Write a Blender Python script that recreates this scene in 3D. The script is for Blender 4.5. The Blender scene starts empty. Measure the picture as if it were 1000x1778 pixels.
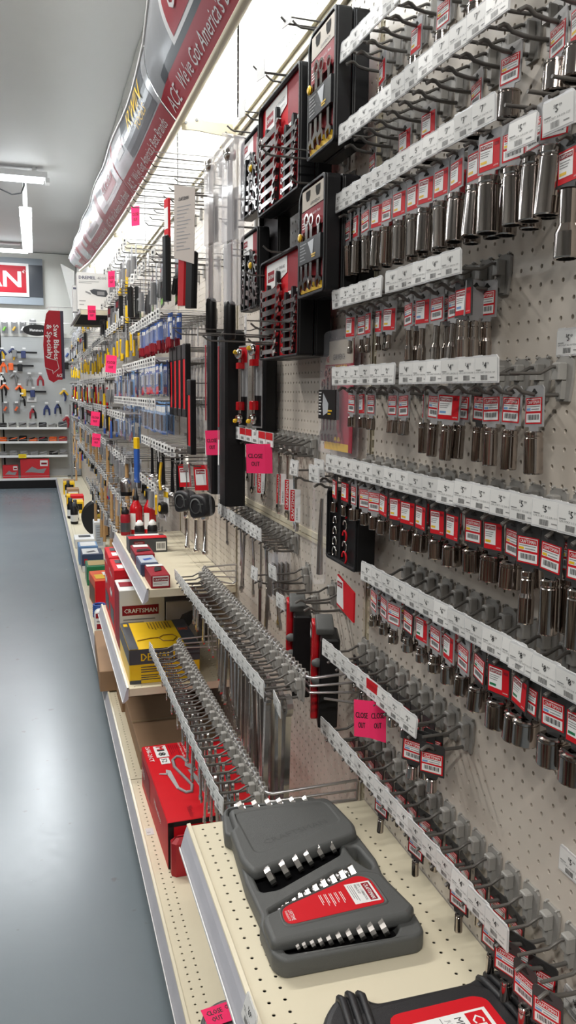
import bpy, bmesh, math, random
from mathutils import Vector, Matrix
random.seed(7)
scene = bpy.context.scene
COL = scene.collection
PI = math.pi
IN = 0.0254

# ---------------------------------------------------------------- camera
CAMH = 1.57
CAMX = -0.6871727
CR = ((0.95447953, 0.29648855, 0.03260932), (-0.29804365, 0.94369963, 0.14353042), (0.01178173, -0.14671585, 0.98910851))
FPX = 1385.444
cam_data = bpy.data.cameras.new('camera')
cam_data.sensor_fit = 'VERTICAL'
cam_data.sensor_height = 36.0
cam_data.lens = FPX / 1778 * 36.0
cam_data.clip_start = 0.02
cam_data.clip_end = 60
cam = bpy.data.objects.new('camera', cam_data)
COL.objects.link(cam)
cam.matrix_world = Matrix(((CR[0][0], CR[0][2], -CR[0][1], CAMX), (CR[1][0], CR[1][2], -CR[1][1], 0),
                           (CR[2][0], CR[2][2], -CR[2][1], CAMH), (0, 0, 0, 1)))
scene.camera = cam

# ---------------------------------------------------------------- world, exposure
scene.view_settings.view_transform = 'Standard'
scene.view_settings.look = 'None'
scene.view_settings.gamma = 1.0
scene.view_settings.exposure = 0.45
scene.view_settings.use_curve_mapping = False
world = bpy.data.worlds.new('world')
scene.world = world
world.use_nodes = True
world.node_tree.nodes['Background'].inputs[0].default_value = (0.8, 0.85, 1.0, 1)
world.node_tree.nodes['Background'].inputs[1].default_value = 0.15


def area(name, loc, sx, sy, power, color=(0.93, 0.97, 1.0), rot=(0, 0, 0)):
    l = bpy.data.lights.new(name, 'AREA')
    l.shape = 'RECTANGLE'
    l.size = sx
    l.size_y = sy
    l.energy = power
    l.color = color
    o = bpy.data.objects.new(name, l)
    o.location = loc
    o.rotation_euler = rot
    COL.objects.link(o)
    return o


# fluorescent lamps of the room: two cross tubes, one along the aisle, unseen ones added to brighten the near end, and a row over the next aisles
area('lamp_light', (-1.35, 8.72, 3.60), 1.9, 0.12, 60)
area('lamp_light', (-1.7, 13.1, 3.60), 2.0, 0.12, 32)
area('lamp_light', (-0.73, 10.0, 3.29), 0.12, 2.2, 30)
area('lamp_light', (-1.3, 3.4, 3.60), 2.4, 0.15, 80, (1.0, 0.97, 0.92))
area('lamp_light', (-1.5, -1.2, 3.60), 2.4, 0.15, 90, (1.0, 0.97, 0.92))
area('lamp_light', (-4.3, 5.0, 3.60), 0.15, 8, 90)
# shaded tubes hung behind the canopy, shining on the top of the wall
for yy in (1.2, 2.45, 3.7, 4.95, 6.2, 7.45):
    area('canopy_light', (-0.235, yy, 2.66 + max(0.0, yy - 3.7) * 0.05), 0.06, 1.15, 5.5, rot=(0, math.radians(38), 0))


# ---------------------------------------------------------------- materials
MATS = {}


def mat(name, color, rough=0.5, metal=0.0, noise=0.0, nscale=40, bump=0.0, bscale=200, coat=0.0, emit=0.0, spec=0.5, alpha=1.0, aniso=0.0):
    if name in MATS:
        return MATS[name]
    m = bpy.data.materials.new(name)
    m.use_nodes = True
    nt = m.node_tree
    b = nt.nodes['Principled BSDF']
    c = (color[0], color[1], color[2], 1)
    b.inputs['Base Color'].default_value = c
    b.inputs['Roughness'].default_value = rough
    b.inputs['Metallic'].default_value = metal
    b.inputs['Specular IOR Level'].default_value = spec
    if coat:
        b.inputs['Coat Weight'].default_value = coat
        b.inputs['Coat Roughness'].default_value = 0.08
    if alpha < 1:
        b.inputs['Alpha'].default_value = alpha
    if emit:
        b.inputs['Emission Color'].default_value = c
        b.inputs['Emission Strength'].default_value = emit
    if noise or bump:
        tc = nt.nodes.new('ShaderNodeTexCoord')
        if noise:
            n = nt.nodes.new('ShaderNodeTexNoise')
            n.inputs['Scale'].default_value = nscale
            n.inputs['Detail'].default_value = 4
            nt.links.new(tc.outputs['Object'], n.inputs['Vector'])
            mx = nt.nodes.new('ShaderNodeMix')
            mx.data_type = 'RGBA'
            mx.inputs['A'].default_value = tuple(min(1, v * (1 + noise)) for v in color) + (1,)
            mx.inputs['B'].default_value = tuple(v * (1 - noise) for v in color) + (1,)
            nt.links.new(n.outputs['Fac'], mx.inputs['Factor'])
            nt.links.new(mx.outputs['Result'], b.inputs['Base Color'])
        if bump:
            n2 = nt.nodes.new('ShaderNodeTexNoise')
            n2.inputs['Scale'].default_value = bscale
            n2.inputs['Detail'].default_value = 2
            nt.links.new(tc.outputs['Object'], n2.inputs['Vector'])
            bp = nt.nodes.new('ShaderNodeBump')
            bp.inputs['Strength'].default_value = bump
            bp.inputs['Distance'].default_value = 0.002
            nt.links.new(n2.outputs['Fac'], bp.inputs['Height'])
            nt.links.new(bp.outputs['Normal'], b.inputs['Normal'])
    MATS[name] = m
    return m


def clear_mat(name, tint=(0.9, 0.9, 0.95), amount=0.25, rough=0.08):
    """clear packaging plastic: mostly see-through with glossy and milky light on its folds"""
    if name in MATS:
        return MATS[name]
    m = bpy.data.materials.new(name)
    m.use_nodes = True
    nt = m.node_tree
    b = nt.nodes['Principled BSDF']
    b.inputs['Base Color'].default_value = tint + (1,)
    b.inputs['Roughness'].default_value = rough
    b.inputs['Specular IOR Level'].default_value = 0.9
    lw = nt.nodes.new('ShaderNodeLayerWeight')
    lw.inputs['Blend'].default_value = 0.35
    mr = nt.nodes.new('ShaderNodeMapRange')
    mr.inputs['To Min'].default_value = amount
    mr.inputs['To Max'].default_value = min(1.0, amount + 0.20)
    nt.links.new(lw.outputs['Facing'], mr.inputs['Value'])
    nt.links.new(mr.outputs['Result'], b.inputs['Alpha'])
    MATS[name] = m
    return m


BOARD = mat('painted_pegboard', (0.60, 0.545, 0.475), 0.42, noise=0.07, nscale=2.5, bump=0.05, bscale=90)
BOARDW = mat('white_pegboard', (0.70, 0.70, 0.66), 0.45, noise=0.03, nscale=3)
DARKGAP = mat('cavity_shade', (0.012, 0.011, 0.010), 0.9)  # near-black colour stands in for the shade inside holes, slots and recesses
CREAM = mat('cream_enamel_steel', (0.72, 0.66, 0.50), 0.30, noise=0.05, nscale=6, bump=0.02, bscale=60)
POSTM = mat('cream_upright_steel', (0.62, 0.56, 0.42), 0.38, noise=0.08, nscale=9)
RAILM = mat('grey_price_rail', (0.50, 0.50, 0.545), 0.32, noise=0.12, nscale=14)
BLACK = mat('black_plastic', (0.008, 0.008, 0.009), 0.40, spec=0.3)
BLACKM = mat('black_moulded_plastic', (0.016, 0.016, 0.018), 0.45, bump=0.25, bscale=900)
HOOKG = mat('dark_grey_hook_plastic', (0.31, 0.30, 0.28), 0.42, noise=0.15, nscale=60)
WIRE = mat('dark_zinc_wire', (0.115, 0.108, 0.10), 0.38, metal=0.35)
ZINC = mat('bright_zinc_wire', (0.62, 0.61, 0.62), 0.28, metal=0.9)
CHROME = mat('chrome_plate', (0.66, 0.63, 0.60), 0.13, metal=1.0, noise=0.05, nscale=80)
SOCKC = mat('chrome_dark_reflection', (0.42, 0.375, 0.345), 0.12, metal=1.0, noise=0.08, nscale=60)  # chrome with the dark brown surroundings it mirrors put into its colour
CLEAR2 = clear_mat('bright_clear_tube', (0.92, 0.92, 0.97), 0.28, 0.06)
STEEL = mat('satin_chrome_steel', (0.50, 0.48, 0.47), 0.22, metal=1.0, noise=0.06, nscale=90)
CARDG = mat('grey_hang_card', (0.30, 0.30, 0.305), 0.45, noise=0.05, nscale=60)
CARDK = mat('black_hang_card', (0.03, 0.03, 0.03), 0.45)
RED = mat('red_print', (0.58, 0.008, 0.016), 0.5, spec=0.25, noise=0.06, nscale=25)
DRED = mat('dark_red_print', (0.27, 0.008, 0.018), 0.5, spec=0.25, noise=0.15, nscale=25)
WHITE = mat('white_print', (0.80, 0.80, 0.79), 0.4)
LABEL = mat('price_label_paper', (0.72, 0.72, 0.70), 0.42, noise=0.04, nscale=30)
INK = mat('black_ink', (0.02, 0.02, 0.022), 0.5)
GINK = mat('grey_ink', (0.22, 0.22, 0.22), 0.5)
YEL = mat('yellow_print', (0.80, 0.50, 0.01), 0.35, noise=0.05, nscale=25)
PINK = mat('fluorescent_pink_paper', (1.0, 0.045, 0.17), 0.75, spec=0.1, noise=0.03, nscale=30)
KRAFT = mat('brown_cardboard', (0.34, 0.21, 0.12), 0.75, noise=0.08, nscale=12, bump=0.1, bscale=40)
BLUE = mat('blue_print', (0.03, 0.10, 0.38), 0.35, noise=0.15, nscale=30)
LBLUE = mat('pale_blue_print', (0.18, 0.34, 0.60), 0.35, noise=0.15, nscale=30)
GREEN = mat('green_print', (0.01, 0.18, 0.07), 0.35, noise=0.1, nscale=30)
LGREEN = mat('lime_print', (0.20, 0.55, 0.04), 0.35)
ORANGE = mat('orange_print', (0.80, 0.10, 0.01), 0.35, noise=0.15, nscale=20)
GREYC = mat('grey_moulded_case', (0.088, 0.092, 0.090), 0.5, noise=0.06, nscale=30, bump=0.35, bscale=1100)
GREYL = mat('grey_plastic', (0.22, 0.22, 0.22), 0.4)
WOOD = mat('pale_wood_handle', (0.50, 0.30, 0.13), 0.5, noise=0.2, nscale=20)
CLEAR = clear_mat('clear_packaging', amount=0.045)
CLEARH = clear_mat('clear_tag_holder', (0.86, 0.87, 0.88), 0.55, 0.15)
REDP = mat('glossy_red_plastic', (0.50, 0.006, 0.012), 0.22, coat=0.3)
SILV = mat('brushed_banner_grey', (0.40, 0.42, 0.45), 0.25, metal=0.3, noise=0.4, nscale=3)
DKGREY = mat('charcoal_print', (0.055, 0.06, 0.07), 0.4, noise=0.2, nscale=10)


# ---------------------------------------------------------------- mesh builder
class MB:
    def __init__(self):
        self.v = []
        self.f = []
        self.m = []
        self.mats = []
        self.smooth = []

    def mi(self, m):
        if m not in self.mats:
            self.mats.append(m)
        return self.mats.index(m)

    def add(self, vs, fs, m, M=None, sm=False):
        k = len(self.v)
        if M is not None:
            vs = [tuple(M @ Vector(p)) for p in vs]
        self.v.extend(tuple(p) for p in vs)
        i = self.mi(m)
        for f in fs:
            self.f.append(tuple(k + q for q in f))
            self.m.append(i)
            self.smooth.append(sm)
        return self

    def box(self, lo, hi, m, M=None):
        x0, y0, z0 = lo
        x1, y1, z1 = hi
        vs = [(x0, y0, z0), (x1, y0, z0), (x1, y1, z0), (x0, y1, z0), (x0, y0, z1), (x1, y0, z1), (x1, y1, z1), (x0, y1, z1)]
        fs = [(0, 3, 2, 1), (4, 5, 6, 7), (0, 1, 5, 4), (1, 2, 6, 5), (2, 3, 7, 6), (3, 0, 4, 7)]
        return self.add(vs, fs, m, M)

    def cbox(self, lo, hi, m, c=0.002, M=None):
        """box with chamfered vertical and top edges, made as three stacked loops"""
        x0, y0, z0 = lo
        x1, y1, z1 = hi
        def loop(i, z):
            return [(x0 + i + c, y0 + i, z), (x1 - i - c, y0 + i, z), (x1 - i, y0 + i + c, z), (x1 - i, y1 - i - c, z),
                    (x1 - i - c, y1 - i, z), (x0 + i + c, y1 - i, z), (x0 + i, y1 - i - c, z), (x0 + i, y0 + i + c, z)]
        vs = loop(0, z0) + loop(0, z1 - c) + loop(c, z1)
        fs = [tuple(range(7, -1, -1)), tuple(range(16, 24))]
        for r in (0, 8):
            for i in range(8):
                fs.append((r + i, r + (i + 1) % 8, r + 8 + (i + 1) % 8, r + 8 + i))
        return self.add(vs, fs, m, M)

    def prism(self, poly, y0, y1, m, M=None, sm=False):
        """polygon in XZ (front view), extruded along Y"""
        n = len(poly)
        vs = [(p[0], y0, p[1]) for p in poly] + [(p[0], y1, p[1]) for p in poly]
        fs = [tuple(range(n)), tuple(range(2 * n - 1, n - 1, -1))] + [(i, n + i, n + (i + 1) % n, (i + 1) % n) for i in range(n)]
        return self.add(vs, fs, m, M, sm)

    def slab(self, poly, z0, z1, m, M=None, c=0.0):
        """polygon in XY, extruded along Z; optional chamfer c on the top edge"""
        n = len(poly)
        cx = sum(p[0] for p in poly) / n
        cy = sum(p[1] for p in poly) / n
        loops = [[(p[0], p[1], z0) for p in poly], [(p[0], p[1], z1 - c) for p in poly]]
        if c:
            lp = []
            for i, p in enumerate(poly):
                a = Vector(poly[i - 1]); b = Vector(p); d = Vector(poly[(i + 1) % n])
                e1 = (b - a).normalized(); e2 = (d - b).normalized()
                nn = (Vector((-e1.y, e1.x)) + Vector((-e2.y, e2.x)))
                nn = nn.normalized() if nn.length > 1e-6 else Vector((cx - b.x, cy - b.y)).normalized()
                q = b + nn * c
                lp.append((q.x, q.y, z1))
            loops.append(lp)
        vs = [q for l in loops for q in l]
        fs = [tuple(range(n - 1, -1, -1)), tuple(range((len(loops) - 1) * n, len(loops) * n))]
        for r in range(len(loops) - 1):
            for i in range(n):
                fs.append((r * n + i, r * n + (i + 1) % n, (r + 1) * n + (i + 1) % n, (r + 1) * n + i))
        return self.add(vs, fs, m, M)

    def tube(self, pts, r, m, n=6, M=None, sm=True, cap=True):
        pts = [Vector(p) for p in pts]
        rs = r if isinstance(r, (list, tuple)) else [r] * len(pts)
        vs = []
        up = None
        for i, p in enumerate(pts):
            if i == 0:
                t = pts[1] - p
            elif i == len(pts) - 1:
                t = p - pts[i - 1]
            else:
                t = (pts[i + 1] - p).normalized() + (p - pts[i - 1]).normalized()
            t.normalize()
            if up is None:
                up = Vector((0, 0, 1)) if abs(t.z) < 0.9 else Vector((1, 0, 0))
            s = t.cross(up)
            if s.length < 1e-5:
                s = t.orthogonal()
            s.normalize()
            up = s.cross(t).normalized()
            for k in range(n):
                a = 2 * PI * k / n
                vs.append(p + (s * math.cos(a) + up * math.sin(a)) * rs[i])
        fs = []
        for i in range(len(pts) - 1):
            for k in range(n):
                fs.append((i * n + k, i * n + (k + 1) % n, (i + 1) * n + (k + 1) % n, (i + 1) * n + k))
        self.add(vs, fs, m, M, sm)
        if cap:
            e = (len(pts) - 1) * n
            self.add(vs[:n], [tuple(range(n - 1, -1, -1))], m, M)
            self.add(vs[e:], [tuple(range(n))], m, M)
        return self

    def lathe(self, prof, m, n=14, M=None, sm=True, cap=True, sharp=False):
        """profile [(r,z)] spun about Z; sharp keeps every profile corner crisp"""
        if sharp:
            for a, b in zip(prof[:-1], prof[1:]):
                self.lathe([a, b], m, n, M, sm, False)
            if cap:
                self.lathe([prof[0], (prof[0][0] * .02, prof[0][1])][::-1], m, n, M, False, False)
                self.lathe([prof[-1], (prof[-1][0] * .02, prof[-1][1])], m, n, M, False, False)
            return self
        vs = [(r * math.cos(2 * PI * k / n), r * math.sin(2 * PI * k / n), z) for r, z in prof for k in range(n)]
        fs = [(i * n + k, i * n + (k + 1) % n, (i + 1) * n + (k + 1) % n, (i + 1) * n + k) for i in range(len(prof) - 1) for k in range(n)]
        self.add(vs, fs, m, M, sm)
        if cap:
            self.add(vs[:n], [tuple(range(n - 1, -1, -1))], m, M)
            self.add(vs[-n:], [tuple(range(n))], m, M)
        return self

    def rect(self, x0, z0, x1, z1, y, m, M=None):
        """flat print in the front view, facing -Y"""
        return self.add([(x0, y, z0), (x1, y, z0), (x1, y, z1), (x0, y, z1)], [(0, 1, 2, 3)], m, M)

    def text(self, s, x, z, y, h, m, M=None, w=None, align='L', bold=False, res=1):
        """flat lettering in the front view; x,z = lower left (or centre)"""
        vs, fs, tw = glyphs(s, res)
        sc = h / 0.70
        sx = sc if w is None else w / max(tw, 1e-6)
        ox = x - (tw * sx / 2 if align == 'C' else 0)
        oz = z
        self.add([(ox + p[0] * sx, y, oz + p[1] * sc) for p in vs], fs, m, M)
        if bold:
            d = h * 0.07
            self.add([(ox + p[0] * sx + d, y - 0.0001, oz + p[1] * sc) for p in vs], fs, m, M)
        return self

    def mesh(self, name):
        me = bpy.data.meshes.new(name)
        me.from_pydata(self.v, [], self.f)
        for m in self.mats:
            me.materials.append(m)
        me.polygons.foreach_set('material_index', self.m)
        me.polygons.foreach_set('use_smooth', self.smooth)
        me.update()
        return me


_gl = {}


def glyphs(s, res=1):
    if (s, res) in _gl:
        return _gl[(s, res)]
    cu = bpy.data.curves.new('lettering', 'FONT')
    cu.body = s
    cu.resolution_u = res
    cu.fill_mode = 'FRONT'
    o = bpy.data.objects.new('lettering', cu)
    me = bpy.data.meshes.new_from_object(o)
    vs = [(v.co.x, v.co.y) for v in me.vertices]
    fs = [tuple(p.vertices) for p in me.polygons]
    bpy.data.objects.remove(o)
    bpy.data.curves.remove(cu)
    bpy.data.meshes.remove(me)
    x0 = min((v[0] for v in vs), default=0)
    vs = [(a - x0, b) for a, b in vs]
    w = max((v[0] for v in vs), default=1)
    _gl[(s, res)] = (vs, fs, w)
    return _gl[(s, res)]


WALLROT = -PI / 2     # things on the wall are modelled in front view and turned to face the aisle


def ob(name, me, parent=None, loc=(0, 0, 0), rot=(0, 0, 0), scale=None, label=None, cat=None, group=None, kind=None):
    if isinstance(me, MB):
        me = me.mesh(name)
    o = bpy.data.objects.new(name, me)
    COL.objects.link(o)
    o.parent = parent
    o.location = loc
    o.rotation_euler = rot
    if scale is not None:
        o.scale = scale if isinstance(scale, (tuple, list)) else (scale,) * 3
    if label: o['label'] = label
    if cat: o['category'] = cat
    if group: o['group'] = group
    if kind: o['kind'] = kind
    return o


def thing(name, loc, label, cat, group=None, rot=(0, 0, 0), scale=None):
    return ob(name, None, None, loc, rot, scale, label, cat, group)


def on_x(u, v, x):
    """world point seen at picture position (u,v) lying on the plane X = x (metres from the wall)"""
    c = ((u - 500) / FPX, 1.0, -(v - 889) / FPX)
    r = [sum(CR[i][j] * c[j] for j in range(3)) for i in range(3)]
    t = (x - CAMX) / r[0]
    return (x, t * r[1], CAMH + t * r[2])


def on_y(u, v, y):
    c = ((u - 500) / FPX, 1.0, -(v - 889) / FPX)
    r = [sum(CR[i][j] * c[j] for j in range(3)) for i in range(3)]
    t = y / r[1]
    return (CAMX + t * r[0], y, CAMH + t * r[2])


def on_z(u, v, z):
    c = ((u - 500) / FPX, 1.0, -(v - 889) / FPX)
    r = [sum(CR[i][j] * c[j] for j in range(3)) for i in range(3)]
    t = (z - CAMH) / r[2]
    return (CAMX + t * r[0], t * r[1], z)


def ordinal(n):
    return ['', 'first', 'second', 'third', 'fourth', 'fifth', 'sixth', 'seventh', 'eighth', 'ninth', 'tenth', 'eleventh', 'twelfth', 'thirteenth',
            'fourteenth', 'fifteenth', 'sixteenth', 'seventeenth', 'eighteenth', 'nineteenth', 'twentieth', 'twenty-first', 'twenty-second',
            'twenty-third', 'twenty-fourth', 'twenty-fifth', 'twenty-sixth', 'twenty-seventh', 'twenty-eighth', 'twenty-ninth', 'thirtieth',
            'thirty-first', 'thirty-second', 'thirty-third', 'thirty-fourth', 'thirty-fifth', 'thirty-sixth', 'thirty-seventh', 'thirty-eighth'][n]

# ================================================================ the room
YB = 14.2          # back wall
ZC = 3.76          # ceiling
XL = -6.5
YN = -5.0


def concrete():
    m = bpy.data.materials.new('sealed_grey_concrete')
    m.use_nodes = True
    nt = m.node_tree
    b = nt.nodes['Principled BSDF']
    tc = nt.nodes.new('ShaderNodeTexCoord')
    n = nt.nodes.new('ShaderNodeTexNoise')
    n.inputs['Scale'].default_value = 1.3
    n.inputs['Detail'].default_value = 6
    nt.links.new(tc.outputs['Object'], n.inputs['Vector'])
    cr = nt.nodes.new('ShaderNodeValToRGB')
    cr.color_ramp.elements[0].position = 0.3
    cr.color_ramp.elements[0].color = (0.150, 0.182, 0.205, 1)
    cr.color_ramp.elements[1].position = 0.7
    cr.color_ramp.elements[1].color = (0.172, 0.205, 0.228, 1)
    nt.links.new(n.outputs['Fac'], cr.inputs['Fac'])
    # scattered specks
    v = nt.nodes.new('ShaderNodeTexNoise')
    v.inputs['Scale'].default_value = 17
    v.inputs['Detail'].default_value = 3
    nt.links.new(tc.outputs['Object'], v.inputs['Vector'])
    mr = nt.nodes.new('ShaderNodeMapRange')
    mr.inputs['From Min'].default_value = 0.70
    mr.inputs['From Max'].default_value = 0.74
    nt.links.new(v.outputs['Fac'], mr.inputs['Value'])
    mx = nt.nodes.new('ShaderNodeMix')
    mx.data_type = 'RGBA'
    mx.inputs['B'].default_value = (0.14, 0.155, 0.165, 1)
    nt.links.new(mr.outputs['Result'], mx.inputs['Factor'])
    nt.links.new(cr.outputs['Color'], mx.inputs['A'])
    nt.links.new(mx.outputs['Result'], b.inputs['Base Color'])
    n3 = nt.nodes.new('ShaderNodeTexNoise')
    n3.inputs['Scale'].default_value = 26
    n3.inputs['Detail'].default_value = 5
    nt.links.new(tc.outputs['Object'], n3.inputs['Vector'])
    r2 = nt.nodes.new('ShaderNodeMapRange')
    r2.inputs['To Min'].default_value = 0.22
    r2.inputs['To Max'].default_value = 0.29
    nt.links.new(n3.outputs['Fac'], r2.inputs['Value'])
    nt.links.new(r2.outputs['Result'], b.inputs['Roughness'])
    bp = nt.nodes.new('ShaderNodeBump')
    bp.inputs['Strength'].default_value = 0.05
    bp.inputs['Distance'].default_value = 0.004
    nt.links.new(n3.outputs['Fac'], bp.inputs['Height'])
    nt.links.new(bp.outputs['Normal'], b.inputs['Normal'])
    return m


CEILM = mat('painted_ceiling', (0.60, 0.60, 0.60), 0.55, noise=0.03, nscale=1)
PLASTER = mat('painted_plaster', (0.62, 0.62, 0.60), 0.6, noise=0.04, nscale=2)
ob('floor', MB().box((XL, YN, -0.1), (0.3, YB + 0.2, 0), concrete()), kind='structure')
ob('ceiling', MB().box((XL, YN, ZC), (0.3, YB + 0.2, ZC + 0.1), CEILM), kind='structure')
ob('wall_left', MB().box((XL - 0.1, YN, 0), (XL, YB + 0.2, ZC), PLASTER), kind='structure')
ob('wall_front', MB().box((XL, YN - 0.1, 0), (0.3, YN, ZC), PLASTER), kind='structure')
wallr = ob('wall_right', MB().box((0.06, YN, 0), (0.16, YB + 0.2, ZC), PLASTER), kind='structure')
wallb = ob('wall_back', MB().box((XL, YB + 0.06, 0), (0.06, YB + 0.2, ZC), PLASTER), kind='structure')


# shelving of the next run, across the aisle from the camera's back: reflected in the chrome
m = MB()
STOCK = [mat('dark_stock', (.05, .045, .04), .6), mat('brown_stock', (.16, .10, .07), .6), mat('grey_stock', (.12, .12, .13), .6), mat('red_stock', (.22, .02, .02), .5), mat('cream_stock', (.30, .27, .22), .6)]
m.box((-2.62, YN + .6, 0), (-2.56, 12.6, 2.0), STOCK[4])
q = random.Random(3)
for lvl in range(5):
    zb = .16 + lvl * .38
    m.box((-2.56, YN + .6, zb - .03), (-2.16, 12.6, zb), STOCK[4])
    y = YN + .65
    while y < 12.4:
        w_ = q.uniform(.12, .45)
        m.box((-2.55, y, zb), (-2.2 - q.uniform(0, .12), y + w_ - .01, zb + q.uniform(.12, .33)), q.choice(STOCK))
        y += w_
ob('opposite_shelving', m, kind='structure')


def holed(nx, nz, r, m, seg=8, t=0.006, p=IN):
    """pegboard sheet with real punched holes, front view, lower left corner at the origin, face at y=0"""
    vs, fs = [], []
    for j in range(nz + 1):
        for i in range(nx + 1):
            vs.append((i * p, 0, j * p))
    g = lambda i, j: j * (nx + 1) + i
    cs = [(r * math.cos(2 * PI * (k + .5) / seg), r * math.sin(2 * PI * (k + .5) / seg)) for k in range(seg)]
    q = seg // 4
    for j in range(nz):
        for i in range(nx):
            cx, cz = (i + .5) * p, (j + .5) * p
            b = len(vs)
            vs.extend((cx + a, 0, cz + c) for a, c in cs)
            vs.extend((cx + a, t, cz + c) for a, c in cs)
            corner = [g(i + 1, j + 1), g(i, j + 1), g(i, j), g(i + 1, j)]
            for k in range(4):
                # corner k sits past the k-th quarter of the hole
                h = [b + (k * q + s) % seg for s in range(q)]
                fs.append(tuple([corner[k]] + h[::-1]) if q > 1 else (corner[k], h[0]))
                fs.append((corner[k], corner[(k + 1) % 4], b + ((k + 1) * q) % seg, b + (k * q + q - 1) % seg))
            for k in range(seg):
                fs.append((b + k, b + (k + 1) % seg, b + seg + (k + 1) % seg, b + seg + k))
    k = MB()
    k.add(vs, [f for f in fs if len(f) > 2], m)
    return k


BAYW = 48 * IN
POST0 = 1.578
main_panel = holed(47, 89, 0.0034, BOARD).mesh('pegboard_panel')
top_panel = holed(47, 50, 0.0030, BOARDW).mesh('pegboard_panel')
low_top = holed(47, 52, 0.0028, BOARDW, seg=4).mesh('pegboard_panel')

back_panel = holed(47, 89, 0.0034, mat('grey_pegboard', (0.46, 0.475, 0.475), 0.5, noise=0.04, nscale=3), seg=4).mesh('pegboard_panel')

# uprights with slots
pm = MB()
pm.box((-0.0155, 0.004, 0), (-0.0050, 0.03, 2.45), POSTM)
pm.box((0.0050, 0.004, 0), (0.0155, 0.03, 2.45), POSTM)
pm.box((-0.0175, -0.001, 0), (-0.0155, 0.03, 2.45), POSTM)
z = 0.0
while z < 2.44:
    pm.box((-0.0050, 0.004, z), (0.0050, 0.03, z + 0.009), POSTM)
    z += 0.0254
pm.box((-0.0050, 0.012, 0), (0.0050, 0.013, 2.45), DARKGAP)
post_mesh = pm.mesh('upright_post')
for k in range(-2, 11):
    y0 = POST0 + k * BAYW
    ob('upright_post', post_mesh, wallr, (0.0, y0 + 0.015, 0), (0, 0, WALLROT))
    if k == -2:
        continue
    # the sheet of the bay that ends at this upright
    ob('pegboard_panel', main_panel, wallr, (0.0, y0 - 0.0005, 0.165), (0, 0, WALLROT))
    ob('pegboard_panel', top_panel, wallr, (0.0, y0 - 0.0005, 2.475), (0, 0, WALLROT))
ob('hole_shade_sheet', MB().box((0.02, YN, 0.1), (0.03, YB, ZC), DARKGAP), wallr)  # unseen black sheet added so the punched holes look dark
ob('top_rail', MB().box((-0.012, -1.0, 2.430), (0.004, YB, 2.452), CREAM).box((-0.022, -1.0, 2.452), (0.004, YB, 2.470), CREAM), wallr)
ob('mid_rail', MB().box((-0.006, POST0 + 0.035, 1.185), (0.001, POST0 + BAYW, 1.193), POSTM)
   .box((-0.004, POST0 + 0.035, 1.197), (0.001, POST0 + BAYW, 1.211), CREAM), wallr)
# back wall
for i in range(3):
    ob('pegboard_panel', back_panel, wallb, (-i * BAYW - BAYW + 0.02, YB - 0.35, 0.165), (0, 0, 0))
    ob('pegboard_panel', low_top, wallb, (-i * BAYW - BAYW + 0.02, YB - 0.35, 2.43), (0, 0, 0))
ob('hole_shade_sheet', MB().box((XL, YB - 0.33, 0.1), (0.02, YB - 0.32, ZC), DARKGAP), wallb)  # same added sheet, darkening the holes of the back wall


# ---------------------------------------------------------------- decks and shelves
def strip_holes(y0, n, x, z, m, rows=2, top=0.0):
    """rows of real holes along Y in a shelf surface"""
    k = holed(n, rows, 0.0031, m, t=0.002)
    M = Matrix(((0, 0, 1, x), (1, 0, 0, y0), (0, -1, 0, z), (0, 0, 0, 1)))
    return k, M


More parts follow.
